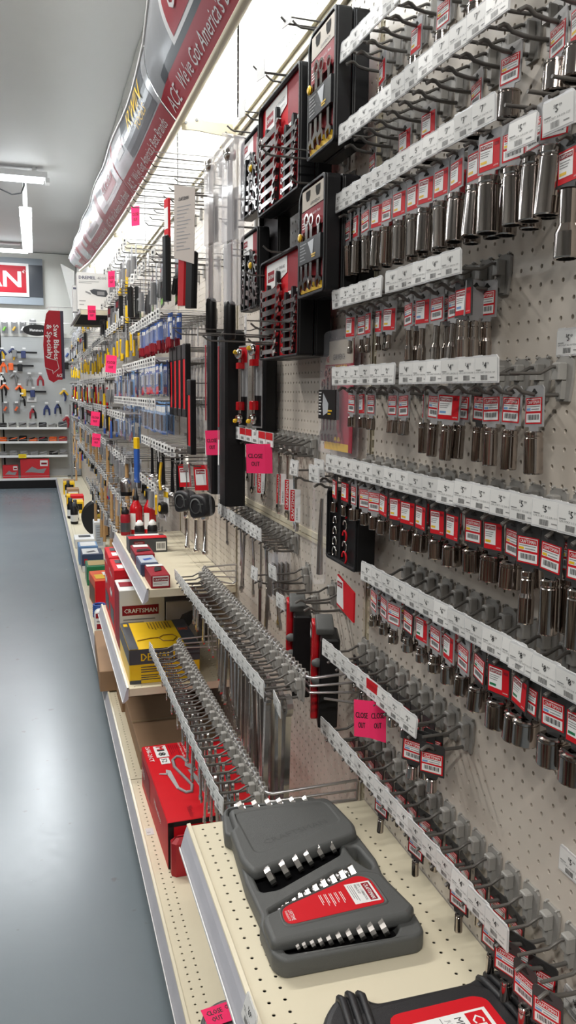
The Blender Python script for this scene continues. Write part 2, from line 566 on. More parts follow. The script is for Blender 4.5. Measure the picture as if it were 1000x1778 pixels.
def shelf(name, y0, y1, xf, z, thick, label, cat, group=None, rail_drop=0.05, brackets=True):
    t = thing(name, (0, y1, z), label, cat, group)
    yo = -y1
    n = int((y1 - y0) / IN)
    m = MB()
    rest = (y1 - y0 - n * IN) / 2
    for xr in (xf + 0.0125, -0.012 - 3 * IN):
        k = holed(n, 2, 0.0031, CREAM, t=0.0015)
        M = Matrix(((0, 0, 1, xr), (1, 0, 0, y0 + rest + yo), (0, -1, 0, 0), (0, 0, 0, 1)))
        m.add(k.v, k.f, CREAM, M)
    xa, xb = xf + 0.0125 + 2 * IN, -0.012 - 3 * IN
    def q(a, b, c, d):
        m.add([(a, c, 0), (b, c, 0), (b, d, 0), (a, d, 0)], [(0, 1, 2, 3)], CREAM)
    q(xa, xb, y0 + yo, y1 + yo)
    q(xb + 2 * IN, -0.002, y0 + yo, y1 + yo)
    q(xf, xf + 0.0125, y0 + yo, y1 + yo)
    for xr in (xf + 0.0125, xb):
        q(xr, xr + 2 * IN, y0 + yo, y0 + rest + yo)
        q(xr, xr + 2 * IN, y1 - rest + yo, y1 + yo)
    # folded edges: near end, far end, back, front
    m.box((xf + 0.004, y0 + yo, -thick), (-0.002, y0 + yo + 0.0012, 0), CREAM)
    m.box((xf + 0.004, y1 + yo - 0.0012, -thick), (-0.002, y1 + yo, 0), CREAM)
    m.box((xf, y0 + yo, -thick), (xf + 0.003, y1 + yo, 0), CREAM)
    ob('shelf_deck', m, t)
    ob('shelf_underside', MB().box((xf + 0.004, y0 + yo + 0.002, -0.014), (-0.004, y1 + yo - 0.002, -0.011), DARKGAP if brackets else CREAM), t)  # under wall shelves a dark sheet stands in for shade below the holes
    r = MB()
    prof = [(xf + 0.001, 0.006), (xf - 0.004, 0.004), (xf - 0.010, -0.012), (xf - 0.020, -rail_drop), (xf - 0.017, -rail_drop - 0.003), (xf + 0.0, -rail_drop + 0.012)]
    r.prism(prof, y0 + yo, y1 + yo, RAILM)
    lip = [(xf + 0.002, 0.0065), (xf - 0.005, 0.0055), (xf - 0.006, 0.003), (xf + 0.002, 0.0)]
    r.prism(lip, y0 + yo, y1 + yo, CREAM)
    foot = [(xf - 0.0195, -rail_drop - 0.001), (xf - 0.0225, -rail_drop - 0.001), (xf - 0.0225, -rail_drop + 0.005), (xf - 0.0205, -rail_drop + 0.005)]
    r.prism(foot, y0 + yo, y1 + yo, WHITE)
    ob('price_rail', r, t)
    return t


near_shelf = shelf('wall_shelf', POST0 - BAYW + 0.004, POST0 - 0.004, -0.405, 0.655, 0.035,
                   'cream perforated shelf nearest the camera, carrying the grey wrench case', 'shelf')
upper_shelf = shelf('wall_shelf', POST0 + BAYW + 0.020, POST0 + 2 * BAYW + 0.010, -0.325, 0.865, 0.028,
                    'cream upper shelf with small red boxes along its front edge', 'shelf')
lower_shelf = shelf('wall_shelf', POST0 + BAYW + 0.020, POST0 + 2 * BAYW + 0.010, -0.402, 0.500, 0.028,
                    'cream lower shelf carrying the yellow and black power tool carton', 'shelf')
for i in range(-1, 10):
    y0 = POST0 + i * BAYW
    lab = ['cream perforated base deck under the near shelf with the round grey case', 'cream perforated base deck carrying the red tool box and plain cartons',
           'base deck beside the brown carton that juts over the aisle', 'base deck with white and green boxes and the black abrasive wheels',
           ][i + 1] if i < 3 else 'base deck of a far bay, %s bay beyond the black abrasive wheels' % ordinal(i - 2)
    d = shelf('base_deck', y0 + 0.001, y0 + BAYW - 0.001, -0.405, 0.16, 0.03, lab, 'shelf', rail_drop=0.042, brackets=False)
    ob('kick_plate', MB().box((-0.36, 0.002 - BAYW, -0.16), (-0.35, -0.002, -0.031), CREAM), d)

# ================================================================ hooks, price tags, carded sockets
PRICE_FORM = {}


def price_tag_mesh(price, code='CM SCKT 3/8 DR 12P', clear=True):
    """plastic tag holder with its paper label, centre at the origin, front view"""
    k = (price, code)
    if k in PRICE_FORM:
        return PRICE_FORM[k]
    m = MB()
    w, h = 0.0280, 0.0190
    c = 0.005
    poly = [(-w, -h), (w, -h), (w, h - c), (w - c, h), (w * .45, h + .0003), (w * .38, h - .0007), (-w * .38, h - .0007), (-w * .45, h + .0003), (-w + c * .5, h), (-w, h - c)]
    m.prism(poly, 0.0, 0.0022, CLEARH)
    m.rect(-w + .0015, -h + .0022, w - .0015, h - .003, -0.0004, LABEL)
    d, cents = price.split('.')
    m.text('$', -0.0075, 0.0060, -0.0008, 0.0042, INK, res=1)
    m.text(d, -0.0045, 0.0010, -0.0008, 0.0085, INK, bold=True)
    m.text(cents, 0.0020 + 0.005 * (len(d) - 1), 0.0058, -0.0008, 0.0038, INK)
    m.text(code, -w + .004, -0.0055, -0.0008, 0.0024, GINK, w=2 * w - .010)
    m.rect(-w + .004, -0.0018, -0.012, -0.0006, -0.0008, GINK)
    x = -0.012
    rr = random.Random(ord(price[0]) + len(code))
    for i in range(11):
        ww = 0.0004 + 0.0006 * rr.random()
        m.rect(x, -0.0152, x + ww, -0.0080, -0.0008, INK)
        x += ww + 0.0006 + 0.0004 * rr.random()
    m.rect(0.010, -0.0120, 0.020, -0.0108, -0.0008, GINK)
    PRICE_FORM[k] = m.mesh('price_tag')
    return PRICE_FORM[k]


def red_tag_mesh():
    if 'red' in PRICE_FORM:
        return PRICE_FORM['red']
    m = MB()
    w, h = 0.0280, 0.0190
    m.box((-w, 0.0, -h), (w, 0.002, h), CLEARH)
    m.rect(-w + .001, -h + .001, w - .001, h - .001, -0.0004, WHITE)
    m.rect(-w + .001, -0.003, w - .001, h - .001, -0.0006, RED)
    m.text('CLOSEOUT', -w + .006, 0.004, -0.0008, 0.006, DRED, w=2 * w - .012)
    m.text('$2.99', -0.012, -0.014, -0.0008, 0.007, INK)
    PRICE_FORM['red'] = m.mesh('price_tag')
    return PRICE_FORM['red']


_hook = {}


def hook_meshes(L=0.090, style='grey'):
    """scan hook for pegboard, front view, origin on the board at the label height"""
    k = (round(L, 3), style)
    if k in _hook:
        return _hook[k]
    b = MB()
    # back plate: flared shield with a square flip block
    b.prism([(-.0135, -.043), (.0135, -.043), (.0185, -.012), (.0185, .012), (.010, .017), (-.010, .017), (-.0185, .012), (-.0185, -.012)], -.0045, -.0005, HOOKG)
    b.cbox((-.0085, -.019, -.014), (.0085, -.0045, .009), HOOKG, 0.0018)
    b.prism([(-.0050, -.040), (.0050, -.040), (.0070, -.014), (-.0070, -.014)], -.012, -.0045, HOOKG)
    for sx in (-.0127, .0127):
        b.tube([(sx, 0.004, .0165), (sx, -.004, .0185), (sx, -.006, .016)], .0019, HOOKG, 5)
    a = MB()
    up = [(0, -.017, .003), (0, -.024, .003), (0, -.032, -.001), (0, -.042, -.006), (0, -.060, -.0065), (0, -L + .006, -.0065), (0, -L, -.0065)]
    a.tube(up, .0026, WIRE, 6)
    g = L / 0.09
    lo = [(0, -.010, -.034), (0, -.024, -.035), (0, -.050 * g, -.034), (0, -.068 * g, -.031), (0, -.076 * g, -.025), (0, -.082 * g, -.024), (0, -.092 * g, -.030)]
    a.tube(lo, .0031, WIRE, 6)
    _hook[k] = (a.mesh('peg_hook'), b.mesh('hook_bracket'))
    return _hook[k]


def peg_hook(y, z, tag, label, group, L=0.090, x=0.0, yaw=0.0, tagdz=0.0, code='CM SCKT 3/8 DR 12P'):
    a, b = hook_meshes(L)
    t = ob('peg_hook', a, None, (x, y, z), (0, 0, WALLROT + yaw), label=label, cat='hook', group=group)
    ob('hook_bracket', b, t)
    if tag:
        me = red_tag_mesh() if tag == 'red' else price_tag_mesh(tag, code)
        ob('price_tag', me, t, (0, -L - 0.003, tagdz), (math.radians(random.uniform(-5, 5)), 0, math.radians(random.uniform(2, 5))))
    return t


CARD = {}


def card_mesh(kind):
    """hang card with print; hole centre at the origin, card below, front view"""
    if kind in CARD:
        return CARD[kind]
    m = MB()
    base = CARDG if kind[0] == 'g' else CARDK
    w = 0.0225
    top, bot = 0.008, -0.047
    poly = [(-w, bot), (-.012, bot), (-.010, bot - .006), (.010, bot - .006), (.012, bot), (w, bot), (w, top - .004), (w - .004, top), (-w + .004, top), (-w, top - .004)]
    m.prism(poly, -.0009, .0009, base)
    # euro slot
    m.prism([(-.008, -.0015), (-.005, -.003), (.005, -.003), (.008, -.0015), (.004, .0012), (.0015, .004), (-.0015, .004), (-.004, .0012)], -.0012, .0012, DARKGAP)
    chip = {'y': YEL, 'b': LBLUE, 'g': GREEN}[kind[2]]
    y0 = -.0013
    if kind[1] == 'a':      # band above, barcode below
        m.rect(-.020, -.043, .020, -.008, y0, RED)
        m.rect(-.0175, -.026, .0175, -.0095, y0 - .0003, WHITE)
        m.rect(-.0165, -.0175, .0165, -.0105, y0 - .0005, RED)
        m.text('CRAFTSMAN', 0, -.0162, y0 - .0007, .0044, WHITE, w=.029, align='C', bold=True)
        m.rect(-.0160, -.0202, .0150, -.0192, y0 - .0005, GINK)
        m.rect(-.0165, -.0250, -.0070, -.0218, y0 - .0005, chip)
        m.rect(-.0050, -.0240, .0140, -.0228, y0 - .0005, GINK)
        m.rect(-.0175, -.041, .0175, -.029, y0 - .0003, WHITE)
        for i in range(12):
            m.rect(-.0135 + i * .0023, -.0375, -.0125 + i * .0023 + (i % 3) * .0003, -.0305, y0 - .0005, INK)
    else:                   # white panel left, red right
        m.rect(-.020, -.044, .020, -.006, y0, RED)
        m.rect(-.0180, -.037, .0070, -.0085, y0 - .0003, WHITE)
        m.rect(-.0170, -.0160, .0060, -.0100, y0 - .0005, DRED)
        m.text('CRAFTSMAN', -.0055, -.0148, y0 - .0007, .0035, WHITE, w=.021, align='C', bold=True)
        for i in range(3):
            m.rect(-.0165, -.0200 - i * .003, .0020 - i * .002, -.0190 - i * .003, y0 - .0005, GINK)
        m.rect(-.0165, -.0345, -.0040, -.0310, y0 - .0005, chip)
        m.rect(.0095, -.0140, .0180, -.0100, y0 - .0003, DRED)
        m.text('LIFETIME', .0138, -.041, y0 - .0004, .0018, WHITE, w=.009, align='C')
    CARD[kind] = m.mesh('hang_card')
    return CARD[kind]


SOCK = {}


def socket_mesh(r, h, kind='std'):
    """chrome socket hanging drive end up, top at the origin"""
    k = (round(r, 4), round(h, 4), kind)
    if k in SOCK:
        return SOCK[k]
    m = MB()
    rt = r * (0.82 if kind == 'step' else 0.96)
    n = 14
    prof = [(rt * .86, 0), (rt, -.0015), (rt, -h * .10), (rt * .93, -h * .12), (rt * .93, -h * .15), (rt, -h * .17)]
    if kind == 'step':
        prof += [(rt, -h * .42), (r, -h * .5)]
    elif kind == 'neck':
        prof = [(rt * .62, 0), (rt * .7, -.001), (rt * .7, -h * .5), (rt, -h * .62)]
    prof += [(r, -h + .0015), (r * .94, -h)]
    m.lathe(prof, SOCKC, n, cap=False, sharp=True)
    # drive recess at the top, twelve point recess below
    m.lathe([(rt * .86, 0.0), (rt * .52, 0.0), (rt * .50, -.006)], SOCKC, n, cap=False, sm=False)
    m.lathe([(rt * .50, -.0055), (0.0001, -.006)], DARKGAP, 4, cap=False, sm=False)
    inner = [(r * .94, -h), (r * .80, -h), (r * .78, -h + .010), (0.0001, -h + .0105)]
    vs, fs = [], []
    nn = 24
    for i, (rr, zz) in enumerate(inner):
        for q in range(nn):
            f = 1.0 if i == 0 else (0.93 if q % 2 else 1.03)
            vs.append((rr * f * math.cos(2 * PI * q / nn), rr * f * math.sin(2 * PI * q / nn), zz))
    for i in range(3):
        for q in range(nn):
            fs.append((i * nn + q, (i + 1) * nn + q, (i + 1) * nn + (q + 1) % nn, i * nn + (q + 1) % nn))
    m.add(vs[:2 * nn], fs[:nn], SOCKC)
    m.add(vs, fs[nn:], DARKGAP)
    SOCK[k] = m.mesh('socket')
    return SOCK[k]


def carded(y, z, x, card, r, h, kind, label, group=None, yaw=None, tilt=None):
    """socket hung below its card; y,z,x is the hole of the card on the wire"""
    if yaw is None:
        yaw = math.radians(random.uniform(-9, 9))
    if tilt is None:
        tilt = math.radians(random.uniform(-3, 3))
    t = thing('carded_socket', (x, y, z), label, 'socket', group, rot=(0, tilt, WALLROT + yaw))
    ob('hang_card', card_mesh(card), t)
    ob('socket', socket_mesh(r, h, kind), t, (0, 0.0, -0.0525), (math.radians(random.uniform(-4, 4)), 0, random.uniform(0, 1)))
    return t


def hook_row(desc, z, ys, prices, prods=None, L=0.090, tagdz=0.0, code='CM SCKT 3/8 DR 12P', group=None, from_far=True):
    """desc: words that single the row out. prods: {hook number: [(x, card, r, h, kind), ...]}"""
    n = len(ys)
    for i, y in enumerate(ys):
        p = prices(i) if callable(prices) else prices
        pos = ordinal(i + 1) + ' from far end'
        what = ('untagged peg hook' if not p else 'peg hook with red tag' if p == 'red' else 'peg hook tagged $%s' % p)
        peg_hook(y, z, p, '%s, %s, %s' % (what, pos, desc), group or ('hooks of the ' + desc), L=L, tagdz=tagdz,
                 yaw=math.radians(random.uniform(-1.2, 1.2)), code=code)
        for j, q in enumerate((prods or {}).get(i, [])):
            x, c, r, h, kd = q[:5]
            yaw = math.radians(q[5]) if len(q) > 5 else None
            size = 'deep' if h > 0.045 else 'small' if r < 0.0105 else 'large' if r > 0.017 else 'short'
            col = 'grey' if c[0] == 'g' else 'black'
            lab = '%s %s socket on %s card, %s hook, %s' % (['front', 'rear', 'innermost'][j] if len(prods[i]) > 1 else 'single', size, col, ordinal(i + 1), desc)
            carded(y, z - 0.0305, x, c, r, h, kd, lab, 'carded sockets of the ' + desc, yaw=yaw)


def ysp(a, n, s=0.0500):
    return [a - s * i for i in range(n)]


R = random.Random(11)


def auto(n, rfun, hfun, card, per=lambda i: 2, kind='std', xs=(-.078, -.062, -.046), skip=()):
    d = {}
    for i in range(n):
        if i in skip:
            continue
        q = []
        for j in range(per(i)):
            c = card if isinstance(card, str) else R.choice(card)
            kd = kind if isinstance(kind, str) else kind(i)
            x = xs[0] + R.uniform(-.003, .003) + j * max(.014, 2 * rfun(i) + .003)
            if x < -.022:
                q.append((x, c, rfun(i), hfun(i), kd))
        d[i] = q
    return d


# --- first row: topmost
hook_row('topmost socket row', 2.233, ysp(1.550, 13), lambda i: '4.99' if i < 9 else '5.99',
         auto(13, lambda i: .008 + .0010 * i, lambda i: .028 + .0012 * i, ['gay', 'gby'], per=lambda i: 1, xs=(-.040, -.035), skip=(0, 2, 3, 5, 7, 10)))
# --- second row
hook_row('second socket row', 2.080, ysp(1.552, 15), lambda i: ('4.99' if i < 8 else '7.99') if i < 12 else None,
         auto(15, lambda i: .0085 + .0008 * i, lambda i: .030 + .0008 * i, ['gay', 'gay', 'gby'], per=lambda i: 1, xs=(-.034, -.030), skip=(1, 2, 4, 6, 7, 9, 11)))
# --- third row: deep sockets
p3 = auto(16, lambda i: .0080 + .0006 * i, lambda i: .060 + .0012 * i, ['gby', 'gby', 'gay'], per=lambda i: 2, xs=(-.074, -.048))
p3[11] = [(-.080, 'gby', .0155, .076, 'std', 12), (-.045, 'kby', .0155, .076, 'std', -20)]
p3[12] = [(-.074, 'gay', .0145, .074, 'std', 14), (-.042, 'gay', .0150, .076, 'std', 3)]
p3[13] = [(-.076, 'gay', .0150, .078, 'std', -6), (-.048, 'gay', .0135, .072, 'std', 8)]
p3[14] = [(-.080, 'gay', .0165, .080, 'std', 16)]
hook_row('third socket row', 1.953, ysp(1.575, 15), lambda i: ('5.99' if i < 8 else '7.99') if i < 12 else None, p3)
hook_row('lone pair below third row', 1.895, [0.918, 0.845], '5.99', {1: [(-.080, 'kby', .0150, .080, 'neck', 2), (-.047, 'kby', .0150, .078, 'neck', 4)]}, L=.098)
# --- fourth row: narrow impact bits in two tagged runs
hook_row('far run of fourth socket row', 1.763, ysp(1.573, 5, .048), '2.99',
         auto(5, lambda i: .0060, lambda i: .026, ['gby', 'gab', 'gby'], per=lambda i: 1 + i % 2, kind='neck', xs=(-.060, -.035)), code='CM UNIV JT 1/4')
p4 = auto(5, lambda i: .0080, lambda i: .052 + .002 * i, ['gab', 'gab', 'gbb'], per=lambda i: 2 - (i % 2), kind='neck', xs=(-.060, -.036))
p4[4] = [(-.070, 'kbb', .0095, .058, 'step', 4), (-.05, 'gab', .0095, .058, 'step', -70), (-.03, 'gab', .0095, .058, 'step', 8)]
hook_row('near run of fourth socket row', 1.765, ysp(1.304, 5, .0515), '4.99', p4)
# --- fifth row
p5 = auto(6, lambda i: .0085 + .0004 * i, lambda i: .021 + .0008 * i, ['gab', 'gbb'], per=lambda i: [1, 2, 1, 0, 2, 1][i], xs=(-.060, -.040))
hook_row('far run of fifth socket row', 1.607, ysp(1.562, 6), '2.99', p5)
p5b = {0: [(-.060, 'gbb', .0078, .052, 'std', -25)], 1: [(-.064, 'gab', .0088, .054, 'std', 2)], 2: [(-.066, 'gbb', .0098, .056, 'std', 24), (-.045, 'gab', .0098, .054, 'std', 10)],
       3: [(-.040, 'kab', .0100, .054, 'std', -4)], 4: [(-.052, 'gab', .0108, .056, 'std', 3)], 5: [(-.050, 'gab', .0118, .057, 'std', 2)], 6: [(-.048, 'gab', .0132, .058, 'std', -3)]}
hook_row('near run of fifth socket row', 1.607, ysp(1.235, 7, .0500), lambda i: '4.99' if i < 6 else None, p5b)
# --- sixth row
p6 = auto(11, lambda i: .0078 + .0008 * i, lambda i: .022 + .0010 * i, ['kby', 'kby', 'gay'], per=lambda i: 2, xs=(-.080, -.058))
hook_row('far run of sixth socket row', 1.424, ysp(1.590, 11, .0505), lambda i: '4.99' if i < 7 else '5.99', p6)
p6b = {0: [(-.074, 'kay', .0170, .034, 'std', 4), (-.038, 'kby', .0160, .034, 'std', -4)], 1: [(-.072, 'kby', .0195, .037, 'std', 5), (-.032, 'gby', .019, .036, 'std')],
       2: [(-.072, 'kay', .0175, .036, 'std', -8), (-.036, 'kay', .0175, .036, 'std')], 3: [(-.082, 'kay', .0105, .070, 'step', 8)],
       4: [(-.082, 'kay', .0120, .072, 'std', 0), (-.056, 'kay', .0120, .070, 'std', 6)], 5: [(-.080, 'kay', .0130, .074, 'std', 3), (-.050, 'kby', .0130, .074, 'std')],
       6: [(-.078, 'kay', .0140, .078, 'std', 3)]}
hook_row('near run of sixth socket row', 1.428, ysp(1.032, 7, .0505), '5.99', p6b, code='CM SCKT 1/2 DR 9/16')
# --- seventh row
p7 = auto(11, lambda i: .0080 + .00075 * i, lambda i: .024 + .0010 * i, ['gab', 'kay', 'gay', 'gbg'], per=lambda i: 2, kind=lambda i: 'step' if i < 6 else 'std', xs=(-.078, -.055))
p7[8] = [(-.082, 'kag', .0155, .036, 'std', -10), (-.048, 'gab', .0150, .034, 'std')]
p7[9] = [(-.082, 'kbg', .0185, .040, 'std', 12), (-.045, 'kay', .0165, .036, 'std')]
p7[10] = [(-.080, 'kbg', .0195, .040, 'std', -8)]
hook_row('far run of seventh socket row', 1.232, ysp(1.380, 11, .0497), lambda i: '5.99' if i < 5 else '6.99' if i < 7 else '8.99', p7, code='CM SCKT 1/2 DR 12P')
p7b = {0: [(-.078, 'kay', .0190, .036, 'std', 2)], 1: [(-.078, 'kab', .0205, .038, 'std', 6)], 2: [(-.078, 'kbg', .0225, .038, 'std', 3)]}
hook_row('near run of seventh socket row', 1.230, [0.866, 0.814, 0.764, 0.714], '8.99', p7b, code='CM SCKT 11/2 DR 9/16 12P')
# --- eighth row
p8 = auto(10, lambda i: .0080, lambda i: .018, ['kay', 'kay', 'kab'], per=lambda i: 1, xs=(-.026, -.030))
p8[8] = [(-.078, 'kab', .0095, .024, 'std', 35), (-.06, 'kab', .0095, .024, 'std', 28), (-.042, 'kab', .0095, .024, 'std', 20)]
p8[9] = [(-.070, 'kab', .0095, .024, 'std', 40)]
hook_row('eighth socket row', 1.012, ysp(1.590, 10, .0502), lambda i: '2.99' if i != 5 and i < 9 else 'red' if i == 5 else None, p8)
# --- ninth row
p9 = auto(17, lambda i: .0062 + .0002 * i, lambda i: .022 + .0006 * i, ['kab', 'kab', 'kay'], per=lambda i: 1, xs=(-.026, -.030))
for i in (5, 8, 11, 13):
    p9[i].append((-.066, 'kab', .0065, .030, 'std', 10))
p9[14] = [(-.074, 'kab', .0085, .040, 'std', 20), (-.050, 'kab', .0085, .044, 'std', 22)]
p9[15] = [(-.078, 'kab', .0088, .046, 'std', 8), (-.050, 'kab', .0088, .046, 'std', 24)]
p9[16] = [(-.078, 'kab', .0095, .050, 'std', 22)]
hook_row('lowest row over near shelf', 0.829, ysp(1.591, 17, .0502), lambda i: '4.99' if i < 15 else None, p9)

# shelf labels clipped flat against the board
def flat_label(u, v, price, label):
    y, z = on_x(u, v, -0.004)[1:]
    o = ob('price_label', price_tag_mesh(price, 'CM SCKT ADAPTER 3/8'), None, (-0.0035, y, z), (0, 0, WALLROT), scale=1.0, label=label, cat='label')
flat_label(988, 593, '5.49', 'price label reading $5.49 flat on the bare board at the right edge')
flat_label(992, 1505, '5.99', 'price label flat on the bare board right of the lowest row')
flat_label(1000, 1752, '8.99', 'price label on the board in the lower right corner of the picture')

ob('price_label', price_tag_mesh('69.99', 'CM MTS 95PC'), None, on_x(432, 1764, -.4230), (-.26, 0, WALLROT), label='price label in the front rail of the near shelf reading 69.99', cat='label')
ob('rail_clip', MB().box((-.012, -.02, 0), (.012, .02, .0012), CLEARH).box((-.010, -.008, .0012), (.002, .008, .003), CLEARH), None, on_z(260, 1444, .1608), label='small clear plastic clip lying on the base deck beside the red box', cat='clip')


# ---------------------------------------------------------------- pink closeout slips
def slip(p0, w, h, label, fold=0.5, ang=0.0, facing='wall', tilt=0.0, lean=0.0):
    """sheet folded down the middle, each half printed CLOSE OUT; p0 = centre of its top edge"""
    m = MB()
    a = w * fold
    pts = [(-a, 0.0), (0, 0.0), (w - a, 0.012)]
    t = 0.0004
    for (x0, y0), (x1, y1) in zip(pts[:-1], pts[1:]):
        if x1 - x0 < 1e-5:
            continue
        m.add([(x0, y0, -h), (x1, y1, -h - (0.012 if x0 >= 0 and w - a > .02 else 0)), (x1, y1, -0.004 if x0 >= 0 else 0), (x0, y0, 0),
               (x0, y0 + t, -h), (x1, y1 + t, -h), (x1, y1 + t, 0), (x0, y0 + t, 0)],
              [(0, 1, 2, 3), (5, 4, 7, 6)], PINK)
        wd = x1 - x0
        if wd > 0.3 * w:
            tx = wd * .78
            hh = h * .15
            sl = (y1 - y0) / wd
            for s, zz in (('CLOSE', -h * .48), ('OUT', -h * .75)):
                tw = tx if s == 'CLOSE' else tx * .56
                vs, fs, gw = glyphs(s, 2)
                sx = tw / gw
                sc = hh / .7
                cx = (x0 + x1) / 2
                for dx in (0, hh * .06):
                    m.add([(cx - tw / 2 + q[0] * sx + dx, y0 + (cx - tw / 2 + q[0] * sx + dx - x0) * sl - .0006, zz + q[1] * sc) for q in vs], fs, INK)
    return ob('closeout_slip', m, None, p0, (lean, tilt, WALLROT + ang), label=label, cat='sign', group='pink closeout slips')


slip(on_x(641, 1217, -.100), .060, .074, 'folded pink closeout slip hanging from the eighth socket row', fold=.5, ang=.95, tilt=-.03)


# ================================================================ moulded cases
def rounded(poly, r, n=4):
    out = []
    k = len(poly)
    for i in range(k):
        a, b, c = Vector(poly[i - 1][:2]), Vector(poly[i][:2]), Vector(poly[(i + 1) % k][:2])
        rr = poly[i][2] if len(poly[i]) > 2 else r
        d1, d2 = (a - b), (c - b)
        rr = min(rr, d1.length * .49, d2.length * .49)
        p, q = b + d1.normalized() * rr, b + d2.normalized() * rr
        for s in range(n + 1):
            t = s / n
            out.append(tuple((1 - t) ** 2 * p + 2 * t * (1 - t) * b + t * t * q))
    return out


def plate(outline, z0, z1, bev=0.003, holes=(), bres=2):
    """flat moulded slab with rounded edges and holes, made from a filled curve; returns vertices and faces"""
    cu = bpy.data.curves.new('plate', 'CURVE')
    cu.dimensions = '2D'
    cu.fill_mode = 'BOTH'
    h = z1 - z0
    bev = min(bev, h * .49)
    cu.extrude = h / 2 - bev
    cu.bevel_depth = bev
    cu.bevel_resolution = bres
    cu.offset = -bev
    for pl in [outline] + list(holes):
        s = cu.splines.new('POLY')
        s.points.add(len(pl) - 1)
        for i, p in enumerate(pl):
            s.points[i].co = (p[0], p[1], 0, 1)
        s.use_cyclic_u = True
    o = bpy.data.objects.new('plate', cu)
    me = bpy.data.meshes.new_from_object(o)
    vs = [(v.co.x, v.co.y, v.co.z + (z0 + z1) / 2) for v in me.vertices]
    fs = [tuple(p.vertices) for p in me.polygons]
    bpy.data.objects.remove(o)
    bpy.data.curves.remove(cu)
    bpy.data.meshes.remove(me)
    return vs, fs


WR = {}


def wrench_mesh(L, w, mt=None, fine=True, angle=15):
    """combination wrench lying along +Y from the ring (origin end) to the open jaw, flat in XY, centred on z=0.
    L = length, w = ring outer diameter"""
    mt = mt or STEEL
    key = (round(L, 4), round(w, 4), mt.name, fine)
    if key in WR:
        return WR[key]
    m = MB()
    rb = w / 2
    n = 14 if fine else 8
    th = w * .30
    ring = [(rb * math.cos(2 * PI * k / n), rb + rb * math.sin(2 * PI * k / n)) for k in range(n)]
    hole = [(rb * .62 * math.cos(2 * PI * k / n), rb + rb * .62 * math.sin(2 * PI * k / n)) for k in range(n)]
    vs = []
    for lo, z in ((ring, -th / 2), (ring, th / 2), (hole, -th / 2), (hole, th / 2)):
        vs += [(p[0], p[1], z) for p in lo]
    fs = []
    for k in range(n):
        q = (k + 1) % n
        fs += [(k, q, n + q, n + k), (2 * n + q, 2 * n + k, 3 * n + k, 3 * n + q), (n + k, n + q, 3 * n + q, 3 * n + k), (q, k, 2 * n + k, 2 * n + q)]
    m.add(vs, fs, mt)
    # shank
    sw, st = w * .26, w * .13
    y0, y1 = w * .92, L - w * 1.0
    m.add([(-sw * 1.1, y0, -st), (sw * 1.1, y0, -st), (sw * 1.1, y0, st), (-sw * 1.1, y0, st),
           (-sw, y0 + w * .4, -st), (sw, y0 + w * .4, -st), (sw, y0 + w * .4, st), (-sw, y0 + w * .4, st),
           (-sw, y1, -st), (sw, y1, -st), (sw, y1, st), (-sw, y1, st)],
          [(0, 1, 5, 4), (1, 2, 6, 5), (2, 3, 7, 6), (3, 0, 4, 7), (4, 5, 9, 8), (5, 6, 10, 9), (6, 7, 11, 10), (7, 4, 8, 11)], mt)
    # open jaw
    a = math.radians(angle)
    r2 = w * .62
    cx, cy = 0, L - r2 * .85
    pts = []
    k = 9 if fine else 6
    for i in range(k + 1):
        t = a + PI * .72 + (PI * 1.56) * i / k
        pts.append((cx + r2 * math.cos(t), cy + r2 * math.sin(t)))
    # jaws mouth
    g = r2 * .50
    d = Vector((-math.sin(a), math.cos(a)))
    s = Vector((math.cos(a), math.sin(a)))
    c = Vector((cx, cy))
    pts += [tuple(c + s * g + d * r2 * .82), tuple(c + s * g - d * r2 * .2), tuple(c - s * g - d * r2 * .2), tuple(c - s * g + d * r2 * .82)]
    vs = [(p[0], p[1], -th / 2) for p in pts] + [(p[0], p[1], th / 2) for p in pts]
    nn = len(pts)
    fs = [tuple(range(nn - 1, -1, -1)), tuple(range(nn, 2 * nn))] + [(i, (i + 1) % nn, nn + (i + 1) % nn, nn + i) for i in range(nn)]
    m.add(vs, fs, mt)
    WR[key] = m.mesh('wrench')
    return WR[key]


# ---------------------------------------------------------------- grey wrench case on the near shelf
case = thing('wrench_case', (-0.222, 1.315, 0.655), 'grey moulded wrench set case with red label lying on the near shelf', 'tool case')
def K(x, y):           # world to case
    return (x + 0.222, y - 1.315)
def KP(pts, r, n=4):
    return rounded([K(*p[:2]) + tuple(p[2:]) for p in pts], r, n)
out = KP([(-.346, 1.082, .03), (-.098, 1.076, .03), (-.094, 1.128), (-.100, 1.255), (-.092, 1.300), (-.094, 1.385), (-.102, 1.545, .02), (-.335, 1.570, .03), (-.352, 1.470), (-.340, 1.455), (-.352, 1.300), (-.350, 1.200), (-.358, 1.180), (-.358, 1.105)], .006)
hole = KP([(-.134, 1.355), (-.113, 1.352), (-.108, 1.285), (-.117, 1.270), (-.133, 1.310)], .008)[::-1]
t0 = KP([(-.330, 1.530), (-.135, 1.528), (-.135, 1.552), (-.322, 1.560)], .009)
t1 = KP([(-.333, 1.262), (-.300, 1.262), (-.152, 1.335), (-.140, 1.372), (-.140, 1.412), (-.300, 1.40), (-.333, 1.34)], .010)
t2 = KP([(-.335, 1.185), (-.328, 1.178), (-.150, 1.250), (-.152, 1.290), (-.175, 1.288), (-.333, 1.210)], .004)
t3 = KP([(-.336, 1.098), (-.152, 1.088), (-.136, 1.105), (-.136, 1.130), (-.156, 1.140), (-.336, 1.150)], .009)
m = MB()
v, f = plate(out, 0.000, 0.034, .006, [hole, t0[::-1], t1[::-1], t2[::-1], t3[::-1]])
m.add(v, f, GREYC, sm=True)
for tt in (t0, t1, t3):
    m.slab(tt, 0.006, 0.0125, BLACK)
ob('case_body', m, case)
m = MB()
